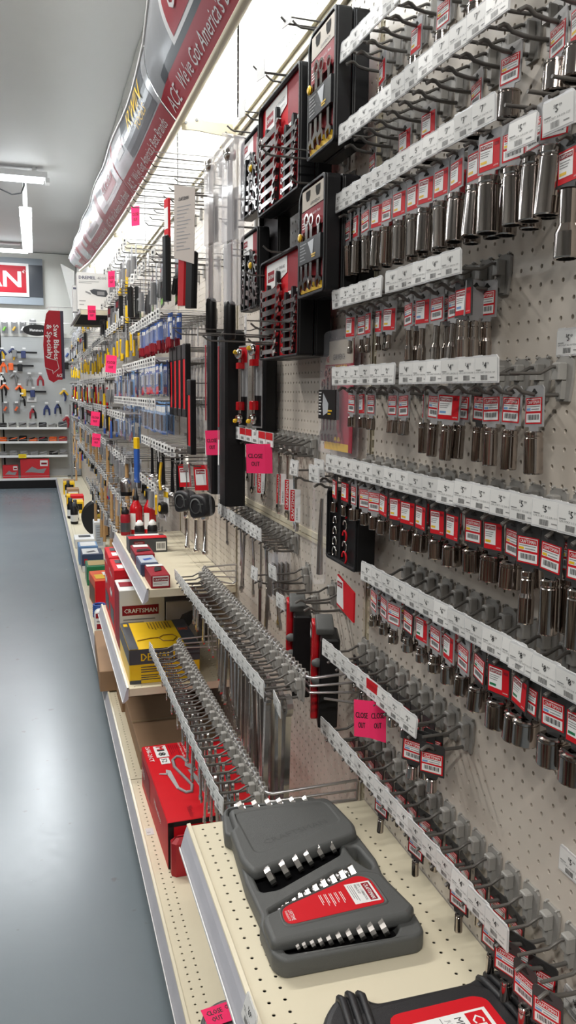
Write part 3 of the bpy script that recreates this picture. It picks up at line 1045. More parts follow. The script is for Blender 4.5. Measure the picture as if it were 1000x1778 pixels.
lid1 = KP([(-.349, 1.345, .018), (-.337, 1.300, .016), (-.104, 1.370, .012), (-.095, 1.405, .01), (-.104, 1.490, .02), (-.112, 1.525, .018), (-.330, 1.533, .016), (-.334, 1.460, .006), (-.345, 1.452, .006)], .01)
rec = KP([(-.316, 1.505, .008), (-.130, 1.505, .02), (-.126, 1.425, .01), (-.312, 1.362, .012)], .01)
v, f = plate(lid1, 0.026, 0.050, .009, [rec[::-1]], bres=3)
m.add(v, f, GREYC, sm=True)
m.slab(KP([(-.320, 1.510), (-.126, 1.510), (-.120, 1.420), (-.320, 1.352)], .01), .030, .0488, GREYC)
MT = Matrix.Translation((K(-.295, 1.385)[0], K(-.295, 1.385)[1], .0492)) @ Matrix.Rotation(math.radians(17), 4, 'Z') @ Matrix.Rotation(-PI / 2, 4, 'X')
MT = Matrix.Translation((K(-.290, 1.382)[0], K(-.290, 1.382)[1], .0491)) @ Matrix.Rotation(math.radians(16), 4, 'Z') @ Matrix(((1, 0, 0, 0), (0, 0, 1, 0), (0, -1, 0, 0), (0, 0, 0, 1)))
m.text('CRAFTSMAN', 0, 0, 0, .016, mat('deboss_shade_grey', (0.074, 0.078, 0.076), .5), MT, w=.150)  # flat darker lettering stands in for the shade of the debossed name
ob('lid_panel', m, case)
m = MB()
lid2 = KP([(-.357, 1.108, .012), (-.112, 1.112, .008), (-.096, 1.130, .006), (-.112, 1.235, .010), (-.142, 1.256, .014), (-.350, 1.180, .012), (-.356, 1.165)], .01)
v, f = plate(lid2, 0.026, 0.050, .009, [], bres=3)
m.add(v, f, GREYC, sm=True)
v, f = plate(KP([(-.330, 1.133, .02), (-.134, 1.145, .012), (-.134, 1.225, .02), (-.160, 1.243, .012), (-.325, 1.190, .02)], .01), 0.045, 0.0515, .003, [KP([(-.324, 1.140, .018), (-.140, 1.150, .01), (-.140, 1.222, .018), (-.160, 1.238, .01), (-.320, 1.186, .018)], .01)[::-1]])
m.add(v, f, GREYC, sm=True)
lp = ob('lid_panel', m, case)
m = MB()
m.slab(KP([(-.3235, 1.141, .018), (-.1405, 1.151, .01), (-.1405, 1.221, .018), (-.160, 1.237, .01), (-.3195, 1.185, .018)], .01), .0495, .0506, RED)
def flatM(x, y, deg, z):
    k = K(x, y)
    return Matrix.Translation((k[0], k[1], z)) @ Matrix.Rotation(math.radians(deg), 4, 'Z') @ Matrix.Rotation(-PI / 2, 4, 'X') @ Matrix.Rotation(PI, 4, 'Y') @ Matrix.Scale(-1, 4, (1, 0, 0))
def FM(x, y, deg, z):   # front view print laid flat facing up; text reads along +x then up = +y
    k = K(x, y)
    return Matrix.Translation((k[0], k[1], z)) @ Matrix.Rotation(math.radians(deg), 4, 'Z') @ Matrix(((1, 0, 0, 0), (0, 0, 1, 0), (0, -1, 0, 0), (0, 0, 0, 1)))
zz = .0508
M1 = FM(-.193, 1.216, -90, zz)     # text runs towards the camera
m.rect(0, 0, .057, .048, 0, WHITE, M1)
m.rect(.004, .030, .053, .044, -.0002, DRED, M1)
m.text('CRAFTSMAN', .007, .0335, -.0004, .0075, WHITE, M1, w=.043, bold=True)
m.text('28-PC. COMBINATION', .004, .0225, -.0002, .0048, INK, M1, w=.046)
m.text('WRENCH SET', .004, .0160, -.0002, .0048, INK, M1, w=.028)
for i in range(3):
    m.rect(.004, .011 - i * .0035, .050 - i * .004, .0122 - i * .0035, -.0002, GINK, M1)
m.rect(-.001, .0475, .008, .0495, -.0002, INK, M1)
M2 = FM(-.316, 1.181, -90, zz)
m.text('LIFETIME', .005, .006, -.0003, .0070, WHITE, M2, w=.027)
m.text('WARRANTY', .005, .000, -.0003, .0042, WHITE, M2, w=.027)
M3 = FM(-.247, 1.202, -90, zz)
for i in range(5):
    for s in range(2):
        m.rect(.002, i * .0095 + s * .0030, .030 + (i * 7 % 3) * .004 - s * .006, i * .0095 + s * .0030 + .0011, -.0003, WHITE, M3)
ob('printed_label', m, lp)
# wrenches standing on edge in the slots: six long ones, ten short ones
for i, (x, y) in enumerate([(-.304, 1.300), (-.272, 1.314), (-.243, 1.325), (-.218, 1.336), (-.190, 1.352), (-.161, 1.362)]):
    L = 1.572 - y - i * .002
    w = .036 - i * .0015
    me = wrench_mesh(L, w, CHROME)
    k = K(x, y)
    ob('wrench', me, case, (k[0], k[1] - .016, .0345), (math.radians(2), math.radians(90 - 28), math.radians(0)))
for i, x in enumerate([-.312, -.301, -.287, -.273, -.258, -.241, -.223, -.203, -.183, -.162]):
    L = .105 + i * .0085
    w = .018 + i * .0016
    me = wrench_mesh(L, w, CHROME)
    k = K(x, 1.104 - i * .0008)
    ob('wrench', me, case, (k[0], k[1], .0275 + w * .16), (math.radians(2), math.radians(90 - 26), math.radians(-1)))
for i, (x, y) in enumerate([(-.314, 1.199), (-.286, 1.212), (-.271, 1.222), (-.258, 1.228), (-.239, 1.237), (-.222, 1.244), (-.203, 1.254), (-.183, 1.264), (-.164, 1.270)]):
    k = K(x, y)
    m = MB()
    r = .0065 + i * .0002
    m.tube([(0, -.010, -.004), (0, -.004, -.001), (0, .004, -.001), (0, .010, -.004)], [r * .5, r * .85, r * .85, r * .5], STEEL, 8)
    ob('wrench_head', m, case, (k[0], k[1], .0345), (0, 0, math.radians(20)))

# ---------------------------------------------------------------- black mechanic's tool case, lower right
bc = thing('mechanic_tool_case', (-0.18, 0.80, 0.655), 'black ribbed mechanics tool case with red and white label, nearest the camera', 'tool case')
def B(x, y):
    return (x + 0.18, y - 0.80)
def BP(pts, r, n=4):
    return rounded([B(*p[:2]) + tuple(p[2:]) for p in pts], r, n)
m = MB()
body = BP([(-.350, .62, .03), (-.030, .62, .03), (-.026, .86, .05), (-.052, .940, .03), (-.085, .950, .012), (-.100, .944, .012), (-.250, .946, .012), (-.262, .968, .012), (-.300, .974, .03), (-.342, .930, .04)], .01, 6)
v, f = plate(body, 0, .052, .012, [], bres=3)
m.add(v, f, BLACKM, sm=True)
inner = BP([(-.312, .64), (-.070, .64), (-.078, .915), (-.100, .932), (-.262, .932), (-.312, .915)], .03, 5)
v, f = plate(inner, .040, .058, .006, [], bres=2)
m.add(v, f, BLACKM, sm=True)
ob('case_body', m, bc)
for cx, ex in (((-.282), -.004), ((-.066), .003)):
    for i in range(3):
        r = MB()
        x = cx + (i - 1) * .015
        k0, k1 = B(x, .978 - abs(i - 1) * .004 - (.022 if cx > -.1 else 0)), B(x + ex * 3, .870)
        r.tube([(k0[0], k0[1] - .002, .030), (k0[0], k0[1] - .008, .050), (k0[0], k0[1] - .022, .0575), (k1[0], k1[1], .0575), (k1[0] + ex, k1[1] - .03, .053)], [.0045, .0058, .0060, .0056, .004], BLACKM, 8)
        ob('grip_rib', r, bc)
m = MB()
m.slab(BP([(-.258, .70), (-.092, .70), (-.098, .898, .02), (-.115, .907), (-.250, .907, .02)], .006), .0578, .0588, RED)
def BM(x, y, deg, z):
    k = B(x, y)
    return Matrix.Translation((k[0], k[1], z)) @ Matrix.Rotation(math.radians(deg), 4, 'Z') @ Matrix(((1, 0, 0, 0), (0, 0, 1, 0), (0, -1, 0, 0), (0, 0, 0, 1)))
M1 = BM(-.222, .884, -90, .0592)
m.rect(0, 0, .17, .112, 0, WHITE, M1)
m.rect(.004, .078, .150, .106, -.0002, RED, M1)
m.text('CRAFTSMAN', .010, .084, -.0004, .017, WHITE, M1, w=.125, bold=True)
m.text('MECHANICS', .008, .060, -.0002, .011, INK, M1, w=.075)
m.text('JUEGO DE', .008, .047, -.0002, .007, GINK, M1, w=.04)
m.text('95', .014, .022, -.0002, .013, RED, M1, w=.022, bold=True)
m.rect(.003, .040, .060, .0412, -.0002, GINK, M1)
for i in range(3):
    m.text('TOOL SET', .010, .002 + i * .006, -.0002, .004, GINK, M1, w=.03)
M2 = BM(-.247, .870, -90, .0592)
m.text('LIFETIME', .004, .008, -.0003, .0075, WHITE, M2, w=.03)
m.text('WARRANTY', .004, .000, -.0003, .005, WHITE, M2, w=.03)
ob('printed_label', m, bc)

# ---------------------------------------------------------------- round grey case on the base deck with its pink slip
rc = thing('round_case', (-0.315, 1.535, 0.16), 'round dark grey hose reel on the base deck under a pink slip', 'reel')
m = MB()
m.lathe([(.068, 0), (.074, .004), (.076, .020), (.074, .034), (.068, .038), (.060, .034), (.020, .034), (.016, .037), (.004, .037)], GREYC, 32)
ob('reel_body', m, rc)
m = MB()
m.tube([(.062 * math.cos(a * .3), .062 * math.sin(a * .3), .038) for a in range(21)], .003, GREYL, 6)
ob('rim_trim', m, rc)
mm = MB()
mm.box((-.040, -.028, 0), (.040, .028, .0006), PINK)
FMx = Matrix(((1, 0, 0, 0), (0, 0, 1, 0), (0, -1, 0, .0009), (0, 0, 0, 1)))
mm.text('CLOSE', -.032, .004, 0, .014, INK, FMx, w=.036, bold=True)
mm.text('OUT', -.026, -.016, 0, .014, INK, FMx, w=.024, bold=True)
mm.text('CLOSE', .012, .008, 0, .012, INK, FMx, w=.026, bold=True)
ob('closeout_slip', mm, None, (-.337, 1.563, .2005), (0, 0, math.radians(8)), label='pink closeout slip lying on the round grey reel at the bottom', cat='sign', group='pink closeout slips')


# ================================================================ trays, racks, packs of the second and third bays
PX = Matrix(((1, 0, 0, 0), (0, 0, -1, 0), (0, 1, 0, 0), (0, 0, 0, 1)))      # flat XY shape -> upright in the front view


def obm(name, me, parent, M, **kw):
    o = ob(name, me, parent, **kw)
    o.matrix_local = M
    return o


def TR(x, y, z):
    return Matrix.Translation((x, y, z))


def RZ(d):
    return Matrix.Rotation(math.radians(d), 4, 'Z')


def RX(d):
    return Matrix.Rotation(math.radians(d), 4, 'X')


def RY(d):
    return Matrix.Rotation(math.radians(d), 4, 'Y')


def tray_shell(w, h, d, back, chamf=0.0, lip=0.006):
    """black moulded tray with a printed back card, opening to the viewer; lower left front corner at origin, depth +Y"""
    c = max(chamf, 0.010)
    outl = rounded([(0, 0, .01), (w, 0, .01), (w, h, .012), (c, h, .012), (0, h - c, .012)], .01)
    inn = rounded([(lip, lip, .008), (w - lip, lip, .008), (w - lip, h - lip, .010), (c + lip * .6, h - lip, .010), (lip, h - c - lip * .6, .010)], .01)
    m = MB()
    v, f = plate(outl, -.004, 0.0, .0015, [inn[::-1]], bres=1)
    m.add(v, f, BLACK, PX)
    v, f = plate(outl, -d, -.0035, .003, [inn[::-1]], bres=1)
    m.add(v, f, BLACK, PX)
    m.slab(inn, -.0135, -.0120, back, PX)
    return m


TRAYA = {}


def wrench_tray(loc, label, group, sc=1.0):
    t = thing('wrench_tray', loc, label, 'wrench set', group, rot=(0, 0, WALLROT), scale=sc)
    w, h, d = .335, .262, .040
    if 'shell' not in TRAYA:
        TRAYA['shell'] = tray_shell(w, h, d, RED).mesh('tray_shell')
        m = MB()
        m.prism([(.035, .175), (.215, .212), (.215, .252), (.035, .252)], d - .0298, d - .0292, WHITE)
        m.rect(.045, .205, .105, .232, d - .0300, DRED)
        m.text('CRAFTSMAN', .049, .213, d - .0303, .010, WHITE, w=.052, bold=True)
        m.text('12-PC. STANDARD', .118, .226, d - .0303, .008, INK, w=.080)
        m.text('COMBINATION WRENCH', .118, .214, d - .0303, .006, GINK, w=.085)
        m.rect(.225, .165, .315, .250, d - .0300, DRED)
        m.rect(.225, .155, .315, .163, d - .0300, WHITE)
        TRAYA['card'] = m.mesh('printed_card')
        ribs = []
        for x, z0, z1, lean in ((.060, .008, .196, .010), (.142, .008, .222, .012), (.222, .008, .160, .008), (.278, .008, .168, .008)):
            r = MB()
            r.prism([(x - .008, z0), (x + .008, z0), (x + .008 + lean, z1 - .006), (x + .004 + lean, z1), (x - .004 + lean, z1), (x - .008 + lean, z1 - .006)], .001, .012, BLACK)
            ribs.append(r.mesh('rib'))
        TRAYA['ribs'] = ribs
    ob('tray_shell', TRAYA['shell'], t)
    ob('printed_card', TRAYA['card'], t)
    for r in TRAYA['ribs']:
        ob('rib', r, t)
    for i in range(7):
        z = .020 + i * .0255
        obm('wrench', wrench_mesh(.135 + i * .007, .022 + i * .0012, STEEL), t, TR(.018 - i * .0004, .001, z) @ PX @ RZ(-90))
    for i in range(6):
        z = .020 + i * .023
        obm('wrench', wrench_mesh(.100 + i * .004, .015 + i * .0008, STEEL, fine=False), t, TR(.200 + i * .001, .002, z) @ PX @ RZ(-90))
    return t


def empty_tray(loc, label, group, w=.335, h=.262, d=.040, sc=1.0):
    t = thing('wrench_tray', loc, label, 'wrench set', group, rot=(0, 0, WALLROT), scale=sc)
    k = ('e', w, h)
    if k not in TRAYA:
        TRAYA[k] = tray_shell(w, h, d, RED).mesh('tray_shell')
    ob('tray_shell', TRAYA[k], t)
    return t


gA = 'stacked combination wrench trays'
wrench_tray((-.104, 2.160, 2.034), 'upper front tray of combination wrenches on red card', gA, (1.045, 1, 1.04))
empty_tray((-.062, 2.160, 2.034), 'tray nested right behind the upper combination wrench tray', gA, sc=(1.045, 1, 1.04))
wrench_tray((-.104, 2.135, 1.658), 'lower front tray of combination wrenches on red card', gA, (1.0, 1, .97))
empty_tray((-.062, 2.135, 1.658), 'tray nested right behind the lower combination wrench tray', gA, sc=(1.0, 1, .97))


RATM = {}


def ratchet_tray(loc, label, group, full=True, sz=1.0):
    t = thing('ratchet_wrench_tray', loc, label, 'wrench set', group, rot=(0, 0, WALLROT), scale=(1.06, 1, sz))
    w, h, d = .160, .255, .036
    if 'sh' not in RATM:
        m = tray_shell(w, h, d, DRED, .022, .007)
        RATM['sh'] = m.mesh('tray_shell')
        m = MB()
        m.rect(.022, .198, .150, .243, .0012, mat('beige_header_card', (.50, .44, .36), .5))
        m.prism([(.052, .216), (.066, .216), (.072, .226), (.072, .238), (.046, .238), (.046, .226)], .0006, .001, DARKGAP)
        m.prism([(.112, .216), (.126, .216), (.132, .226), (.132, .238), (.106, .238), (.106, .226)], .0006, .001, DARKGAP)
        m.text('GEARWRENCH', .074, .203, .0008, .007, INK, w=.055)
        m.rect(.018, .150, .150, .196, .0014, DRED)
        m.text('4 Piece Ratcheting Wrench Set - Metric', .024, .180, .0010, .006, WHITE, w=.110)
        for i in range(3):
            m.rect(.024, .170 - i * .006, .075 - i * .008, .172 - i * .006, .0010, WHITE)
        RATM['card'] = m.mesh('printed_card')
        m = MB()
        m.box((.020, -.004, .075), (.150, .012, .128), BLACK)
        for i in range(6):
            m.rect(.026, .118 - i * .007, .066 - (i * 5 % 3) * .006, .1205 - i * .007, -.0045, GREYL)
        m.prism([(.075, .120), (.112, .122), (.105, .088), (.098, .090)], -.0046, -.0042, mat('pale_print', (.5, .52, .55), .4))
        m.rect(.100, .082, .120, .085, -.0048, YEL)
        m.rect(.098, .087, .124, .090, -.0048, YEL)
        RATM['sleeve'] = m.mesh('black_sleeve')
        m = MB()
        m.box((.012, .004, .010), (.150, .022, .022), ORANGE if False else YEL)
        RATM['foot'] = m.mesh('yellow_strip')
    ob('tray_shell', RATM['sh'], t)
    if full:
        ob('printed_card', RATM['card'], t)
        ob('black_sleeve', RATM['sleeve'], t)
        ob('yellow_strip', RATM['foot'], t)
        for i, (x, zt, wd) in enumerate(((.018, .150, .024), (.050, .188, .030), (.078, .182, .028), (.120, .170, .024))):
            obm('wrench', wrench_mesh(zt - .014, wd, CHROME), t, TR(x + .008, .002, zt) @ PX @ RZ(180))
        m = MB()
        m.lathe([(.009, 0), (.010, .002), (.006, .0045)], YEL, 12)
        obm('yellow_disc', m, t, TR(.026, -.004, .139) @ PX)
    return t


gC = 'stacked ratcheting wrench trays'
ratchet_tray((-.104, 1.752, 2.072), 'front ratcheting wrench tray under the top canopy light', gC)
ratchet_tray((-.066, 1.752, 2.072), 'tray behind the topmost ratcheting wrench tray', gC, False)
ratchet_tray((-.118, 1.760, 1.780), 'front ratcheting wrench tray of the lower stack', gC, True, .92)
ratchet_tray((-.080, 1.758, 1.780), 'middle tray of the lower ratcheting wrench stack', gC, False, .92)
ratchet_tray((-.042, 1.756, 1.780), 'rear tray of the lower ratcheting wrench stack, against the board', gC, False, .92)


def small_tray(loc, label, full=True):
    t = thing('small_wrench_tray', loc, label, 'wrench set', 'small dark wrench trays', rot=(0, 0, WALLROT))
    w, h, d = .190, .215, .035
    if 'st' not in RATM:
        RATM['st'] = tray_shell(w, h, d, mat('charcoal_card', (.05, .045, .05), .5)).mesh('tray_shell')
        m = MB()
        m.rect(.012, .155, .120, .205, .0060, WHITE)
        m.rect(.018, .180, .060, .196, .0055, DRED)
        m.text('CRAFTSMAN', .021, .184, .005, .007, WHITE, w=.036)
        m.rect(.120, .010, .182, .205, .006, DRED)
        m.rect(.022, .165, .100, .168, .0055, GINK)
        RATM['stc'] = m.mesh('printed_card')
        m = MB()
        m.lathe([(.009, 0), (.010, .003), (.006, .006)], YEL, 12)
        RATM['disc'] = m.mesh('yellow_disc')
    ob('tray_shell', RATM['st'], t)
    ob('printed_card', RATM['stc'], t)
    for i in range(5):
        obm('wrench', wrench_mesh(.085 + i * .006, .018 + i * .003, STEEL), t, TR(.016, .004, .140 - i * .027) @ PX @ RZ(-100))
        obm('wrench', wrench_mesh(.070 + i * .006, .018 + i * .002, STEEL, fine=False), t, TR(.105 + (i % 2) * .012, .002, .160 - i * .028) @ PX @ RZ(-115))
    for x, lean in ((.045, .016), (.095, .022), (.150, -.012)):
        r = MB()
        r.prism([(x - .007, .006), (x + .007, .006), (x + .006 + lean, .155), (x - .006 + lean, .155)], -.001, .02, BLACK)
        ob('rib', r, t)
    obm('yellow_disc', RATM['disc'], t, TR(.122, .000, .118) @ PX)
    return t


small_tray((-.100, 2.368, 2.066), 'upper small tray of dark wrenches with a yellow disc')
small_tray((-.100, 2.366, 1.806), 'lower small tray of dark wrenches with a yellow disc')
st = thing('wrench_tray', (-.062, 2.30, 1.86), 'black tray hanging behind the lower small wrench tray', 'wrench set', rot=(0, 0, WALLROT))
ob('tray_shell', RATM['st'], st)


# long wires that hold the trays
LH = {}


def long_hook(y, z, L, label, group, tag=None, lab_up=True):
    k = (L, lab_up)
    if k not in LH:
        a = MB()
        a.tube([(0, -.004, 0), (0, -L + .02, 0), (0, -L + .010, .004), (0, -L, .012)], .0024, WIRE, 6)
        if lab_up:
            a.tube([(0, -.004, .026), (0, -.03, .024), (0, -.045, .018), (0, -L - .01, .018)], .0018, WIRE, 6)
        b = MB()
        b.cbox((-.014, -.006, -.018), (.014, -.001, .034), HOOKG, .002)
        b.cbox((-.009, -.016, -.006), (.009, -.005, .030), HOOKG, .0015)
        c = MB()
        c.cbox((-.010, -.0012, -.024), (.010, .0012, .022), CLEARH, .0004)
        c.rect(-.008, -.020, .008, .016, -.0016, WHITE)
        c.text('4', -.0025, .000, -.0020, .008, INK)
        c.rect(-.005, -.014, .005, -.007, -.0020, INK)
        LH[k] = (a.mesh('long_hook'), b.mesh('hook_bracket'), c.mesh('price_tag'))
    a, b, c = LH[k]
    t = ob('long_hook', a, None, (0, y, z), (0, 0, WALLROT), label=label, cat='hook', group=group)
    ob('hook_bracket', b, t)
    if tag:
        ob('price_tag', c, t, (0, -L - .012, .010), (math.radians(random.uniform(-6, 6)), 0, math.radians(random.uniform(-15, 10))))
    return t


g = 'hooks carrying the wrench trays'
for (u, v, L, w) in ((448, 232, .15, 'upper combination tray, far side'), (500, 132, .15, 'upper combination tray, near side'), (555, 50, .15, 'topmost ratchet tray'),
                     (480, 480, .15, 'lower combination tray, far side'), (518, 440, .15, 'lower combination tray, near side'), (570, 322, .15, 'lower ratchet stack'),
                     (425, 240, .12, 'upper small tray'), (425, 395, .12, 'lower small tray')):
    y, z = on_x(u, v, -.06)[1:]
    long_hook(y, z, L, 'dark wire hook holding the ' + w, g, lab_up=False)
for (u, v, L, lab, tg) in ((590, 282, .20, 'long tagged hook in front of the upper combination wrench tray', 1), (560, 575, .20, 'long tagged hook in front of the lower combination wrench tray', 1),
                           (520, 600, .16, 'bare hook below the lower combination wrench tray', 0), (470, 448, .15, 'bare hook above the lower combination wrench tray', 0),
                           (440, 395, .12, 'tagged hook over the lower small wrench tray', 1)):
    y, z = on_x(u, v, -.02)[1:]
    long_hook(y, z, L, lab, g, tag=tg)
for i, (u, v) in enumerate(((600, 60), (545, 150), (505, 215))):
    y, z = on_x(u, v, -.0)[1:]
    t = long_hook(y, z, .125, ['near', 'middle', 'far'][i] + ' hook with a blank white flag on the bright top board', 'flagged hooks on the top board')
    m = MB()
    m.cbox((-.020, -.001, -.016), (.020, .001, .026), WHITE, .0005)
    ob('blank_flag', m, t, (0, -.138, .016), (0, 0, math.radians(12)))


# ---------------------------------------------------------------- clear pack of ratcheting wrenches on the middle of the wall
bp = thing('wrench_blister_pack', (-.034, 1.832, 1.430), 'clear pack of ratcheting wrenches with black fan label on the board', 'wrench set', rot=(0, 0, WALLROT))
m = MB()
v, f = plate(rounded([(0, 0), (.205, 0), (.205, .285), (.045, .285), (.005, .275)], .012), 0, .024, .005)
m.add(v, f, CLEAR, PX, sm=True)
ob('clear_shell', m, bp, (0, .020, 0))
m = MB()
m.box((.008, .010, .010), (.185, .0115, .262), mat('wine_print', (.40, .008, .035), .5))
m.rect(.008, .208, .185, .262, .0095, mat('beige_header_card', (.5, .44, .36), .5))
m.text('ACE', .016, .214, .009, .014, RED, w=.018, bold=True)
m.text('GEARWRENCH', .060, .218, .009, .013, INK, w=.075)
for i in range(14):
    m.rect(.018 + i * .0095, .196, .023 + i * .0095, .206, .009, YEL if i > 5 else GINK)
m.text('5 Piece Flex-Head Set - Metric', .018, .178, .009, .011, WHITE, w=.100)
for i in range(5):
    m.rect(.018, .165 - i * .008, .070 - (i % 3) * .010, .168 - i * .008, .009, WHITE)
m.rect(.012, .010, .165, .028, .0095, YEL)
ob('printed_card', m, bp)
m = MB()
m.box((.006, -.006, .082), (.120, .004, .150), BLACK)
for i in range(8):
    m.rect(.010, .142 - i * .0072, .028 - (i % 3) * .003, .145 - i * .0072, -.0065, WHITE)
m.prism([(.040, .142), (.075, .118), (.072, .098), (.042, .090), (.036, .115)], -.0066, -.0062, mat('pale_print', (.5, .52, .55), .4))
m.rect(.072, .100, .100, .1035, -.0065, YEL)
m.rect(.072, .093, .092, .0965, -.0065, YEL)
ob('black_sleeve', m, bp)
for i, (x, zt) in enumerate(((.020, .175), (.044, .200), (.068, .205), (.092, .200), (.112, .195))):
    obm('wrench', wrench_mesh(zt - .030, .024 + .001 * i, CHROME), bp, TR(x, .002, zt) @ PX @ RZ(180))

# dark tray of open end wrenches left of the sixth row
dt = thing('open_end_wrench_tray', (-.072, 1.670, 1.205), 'black tray showing only the open ends of a wrench set', 'wrench set', rot=(0, 0, WALLROT))
ob('tray_shell', tray_shell(.175, .160, .045, BLACK), dt)
for c in range(2):
    for i in range(6):
        m = MB()
        r = .0085 + .0012 * (5 - i) * 0 + .0008 * i
        n = 9
        a0 = math.radians(-60 if c else -20)
        m.tube([(r * math.cos(a0 + 4.2 * k / n), .0 - .004, r * math.sin(a0 + 4.2 * k / n)) for k in range(n + 1)], .0022, RED if (c and i % 2) else CHROME, 5)
        ob('wrench', m, dt, (.040 + c * .060, .010, .135 - i * .0235))
m = MB()
m.box((.068, .006, .01), (.074, .03, .15), BLACK)
ob('rib', m, dt)
cp = thing('clear_tool_pack', (-.045, 1.760, 1.13), 'narrow clear plastic pack seen edge on beside the open end wrench tray', 'pack', rot=(0, 0, WALLROT - .2))
m = MB()
v, f = plate(rounded([(0, 0), (.055, 0), (.060, .245), (.010, .250)], .008), 0, .03, .006)
m.add(v, f, CLEAR, PX, sm=True)
ob('clear_shell', m, cp)
m = MB()
m.tube([(.030, -.012, .02), (.032, -.012, .12), (.034, -.010, .20)], [.008, .006, .004], STEEL, 8)
ob('tool_shaft', m, cp)
rp = thing('red_carded_pack', (-.05, 1.640, 1.085), 'wide red carded pack hanging at the far end of the seventh socket row', 'pack', rot=(0, 0, WALLROT))
m = MB()
m.prism([(0, .015), (.100, 0), (.100, .065), (0, .085)], -.004, 0, RED)
m.prism([(.002, .020), (.042, .014), (.036, .075), (.002, .082)], -.0048, -.0040, WHITE)
m.rect(.004, .060, .034, .072, -.0052, DRED)
m.text('CRAFTSMAN', .006, .063, -.0056, .006, WHITE, w=.026, bold=True)
ob('printed_card', m, rp)


# ---------------------------------------------------------------- red and black boxed tools hung in the gap
def red_tool(loc, label, n, yaw, hang):
    t = thing('hand_tool_set', loc, label, 'tool set', 'red and black hanging tool sets', rot=(math.radians(0), math.radians(hang), WALLROT + yaw))
    m = MB()
    m.cbox((-.035, -.010, -.245), (.040, .035, -.020), BLACK, .004)
    ob('tool_body', m, t)
    m = MB()
    v, f = plate(rounded([(-.040, -.05), (.0, -.048), (.016, -.115), (.012, -.250), (-.006, -.250), (-.012, -.12), (-.040, -.045 - .03)], .006), 0, .016, .004)
    pts = rounded([(-.042, .0, .006), (.002, .004, .008), (.008, -.05, .01), (.000, -.120, .02), (.018, -.235, .008), (-.002, -.245, .008), (-.022, -.12, .02), (-.038, -.05, .01)], .006)
    v, f = plate(pts, .010, .026, .004)
    m.add(v, f, REDP, PX, sm=True)
    ob('red_spine', m, t)
    m = MB()
    m.rect(-.036, -.040, -.012, -.008, -.0275, WHITE)
    m.rect(-.034, -.022, -.014, -.012, -.0280, DRED)
    ob('printed_label', m, t)
    for i in range(n):
        m = MB()
        m.lathe([(.010, 0), (.011, .008), (.007, .018), (.003, .020)], GREYC, 10)
        obm('socket_knob', m, t, TR(.022, -.008, -.085 - i * .045) @ PX @ RY(10))
    m = MB()
    v, f = plate(rounded([(-.010, .000), (.034, -.012), (.040, .006), (.010, .022), (-.014, .022)], .005), -.02, .02, .004)
    m.add(v, f, GREYC, PX, sm=True)
    ob('hang_cap', m, t)
    return t


red_tool((-.075, 1.862, 1.048), 'red and black hanging tool set nearer the tall wrenches', 4, -.25, 8)
red_tool((-.072, 1.672, 1.045), 'red and grey hanging tool set behind the eighth socket row', 2, -.25, 8)
for (u, v, lab, tg) in ((530, 990, 'hook above the far red tool set', 1), (532, 1003, 'second hook above the far red tool set', 0), (575, 1022, 'hook above the near red tool set', 0), (592, 1035, 'second hook above the near red tool set', 0)):
    y, z = on_x(u, v, -.01)[1:]
    peg_hook(y, z, '9.99' if tg else None, 'peg hook, ' + lab, 'hooks over the red tool sets', L=.10)
y, z = on_x(545, 1040, -.01)[1:]
peg_hook(y, z, '19.99' if 0 else '9.99', 'tagged peg hook standing out over the red tool set', 'hooks over the red tool sets', L=.10)


# ---------------------------------------------------------------- loose wrenches on wall hooks
WROT = Matrix(((0, 0, 1, 0), (-1, 0, 0, 0), (0, -1, 0, 0), (0, 0, 0, 1)))


def hang_wrench(x, y, z, L, w, label, group, mt=None, swing=0.0, card=False, fine=True):
    """combination wrench hanging by its ring; x,y,z = top of the wire inside the ring"""
    t = thing('combination_wrench', (x, y, z), label, 'wrench', group)
    M = RX(swing) @ RY(random.uniform(-3, 3)) @ RZ(random.uniform(-8, 8)) @ TR(0, 0, w * .19) @ WROT
    obm('wrench_body', wrench_mesh(L, w, mt or STEEL, fine), t, M)
    if card:
        m = MB()
        m.prism([(-.008, -L + .03), (.022, -L + .03), (.022, -L + .115), (-.008, -L + .115)], -.006, -.0055, WHITE)
        m.rect(-.0075, -L + .032, .005, -L + .113, -.0065, RED)
        MT = TR(.0035, -.0070, -L + .036) @ RY(-90)
        m.text('CRAFTSMAN', 0, 0, 0, .0075, WHITE, MT, w=.073, bold=True)
        MT = TR(.0150, -.0070, -L + .036) @ RY(-90)
        m.text('5/8 INCH', 0, 0, 0, .0045, INK, MT, w=.03)
        obm('hang_card', m, t, Matrix.Rotation(WALLROT + .75, 4, 'Z'))
    return t


# row with the red and white tags
ys = [2.545 - .0505 * i for i in range(13)]
for i, y in enumerate(ys):
    peg_hook(y, 1.447, None, 'peg hook, %s from the far end, behind the red and white strip tags' % ordinal(i + 1), 'hooks of the red and white tagged row', L=.09)
for i in range(8):
    y = 2.540 - i * .072
    m = MB()
    m.box((-.035, 0, -.022), (.035, .0018, .016), CLEARH)
    m.rect(-.034, -.021, .034, .015, -.0004, WHITE)
    if i % 3 != 2:
        m.rect(-.033, -.004, .033, .015, -.0008, RED)
    else:
        m.text('$14', -.012, .000, -.0008, .010, INK)
    for k in range(6):
        m.rect(-.02 + k * .006, -.018, -.0175 + k * .006, -.010, -.0008, INK)
    ob('price_tag', m, None, (-.102, y, 1.452), (0, 0, WALLROT), label='%s strip tag of the row with %s' % (ordinal(i + 1), 'red and white print' if i % 3 != 2 else 'plain white print') + ', counted from far end', cat='price tag', group='red and white strip tags')
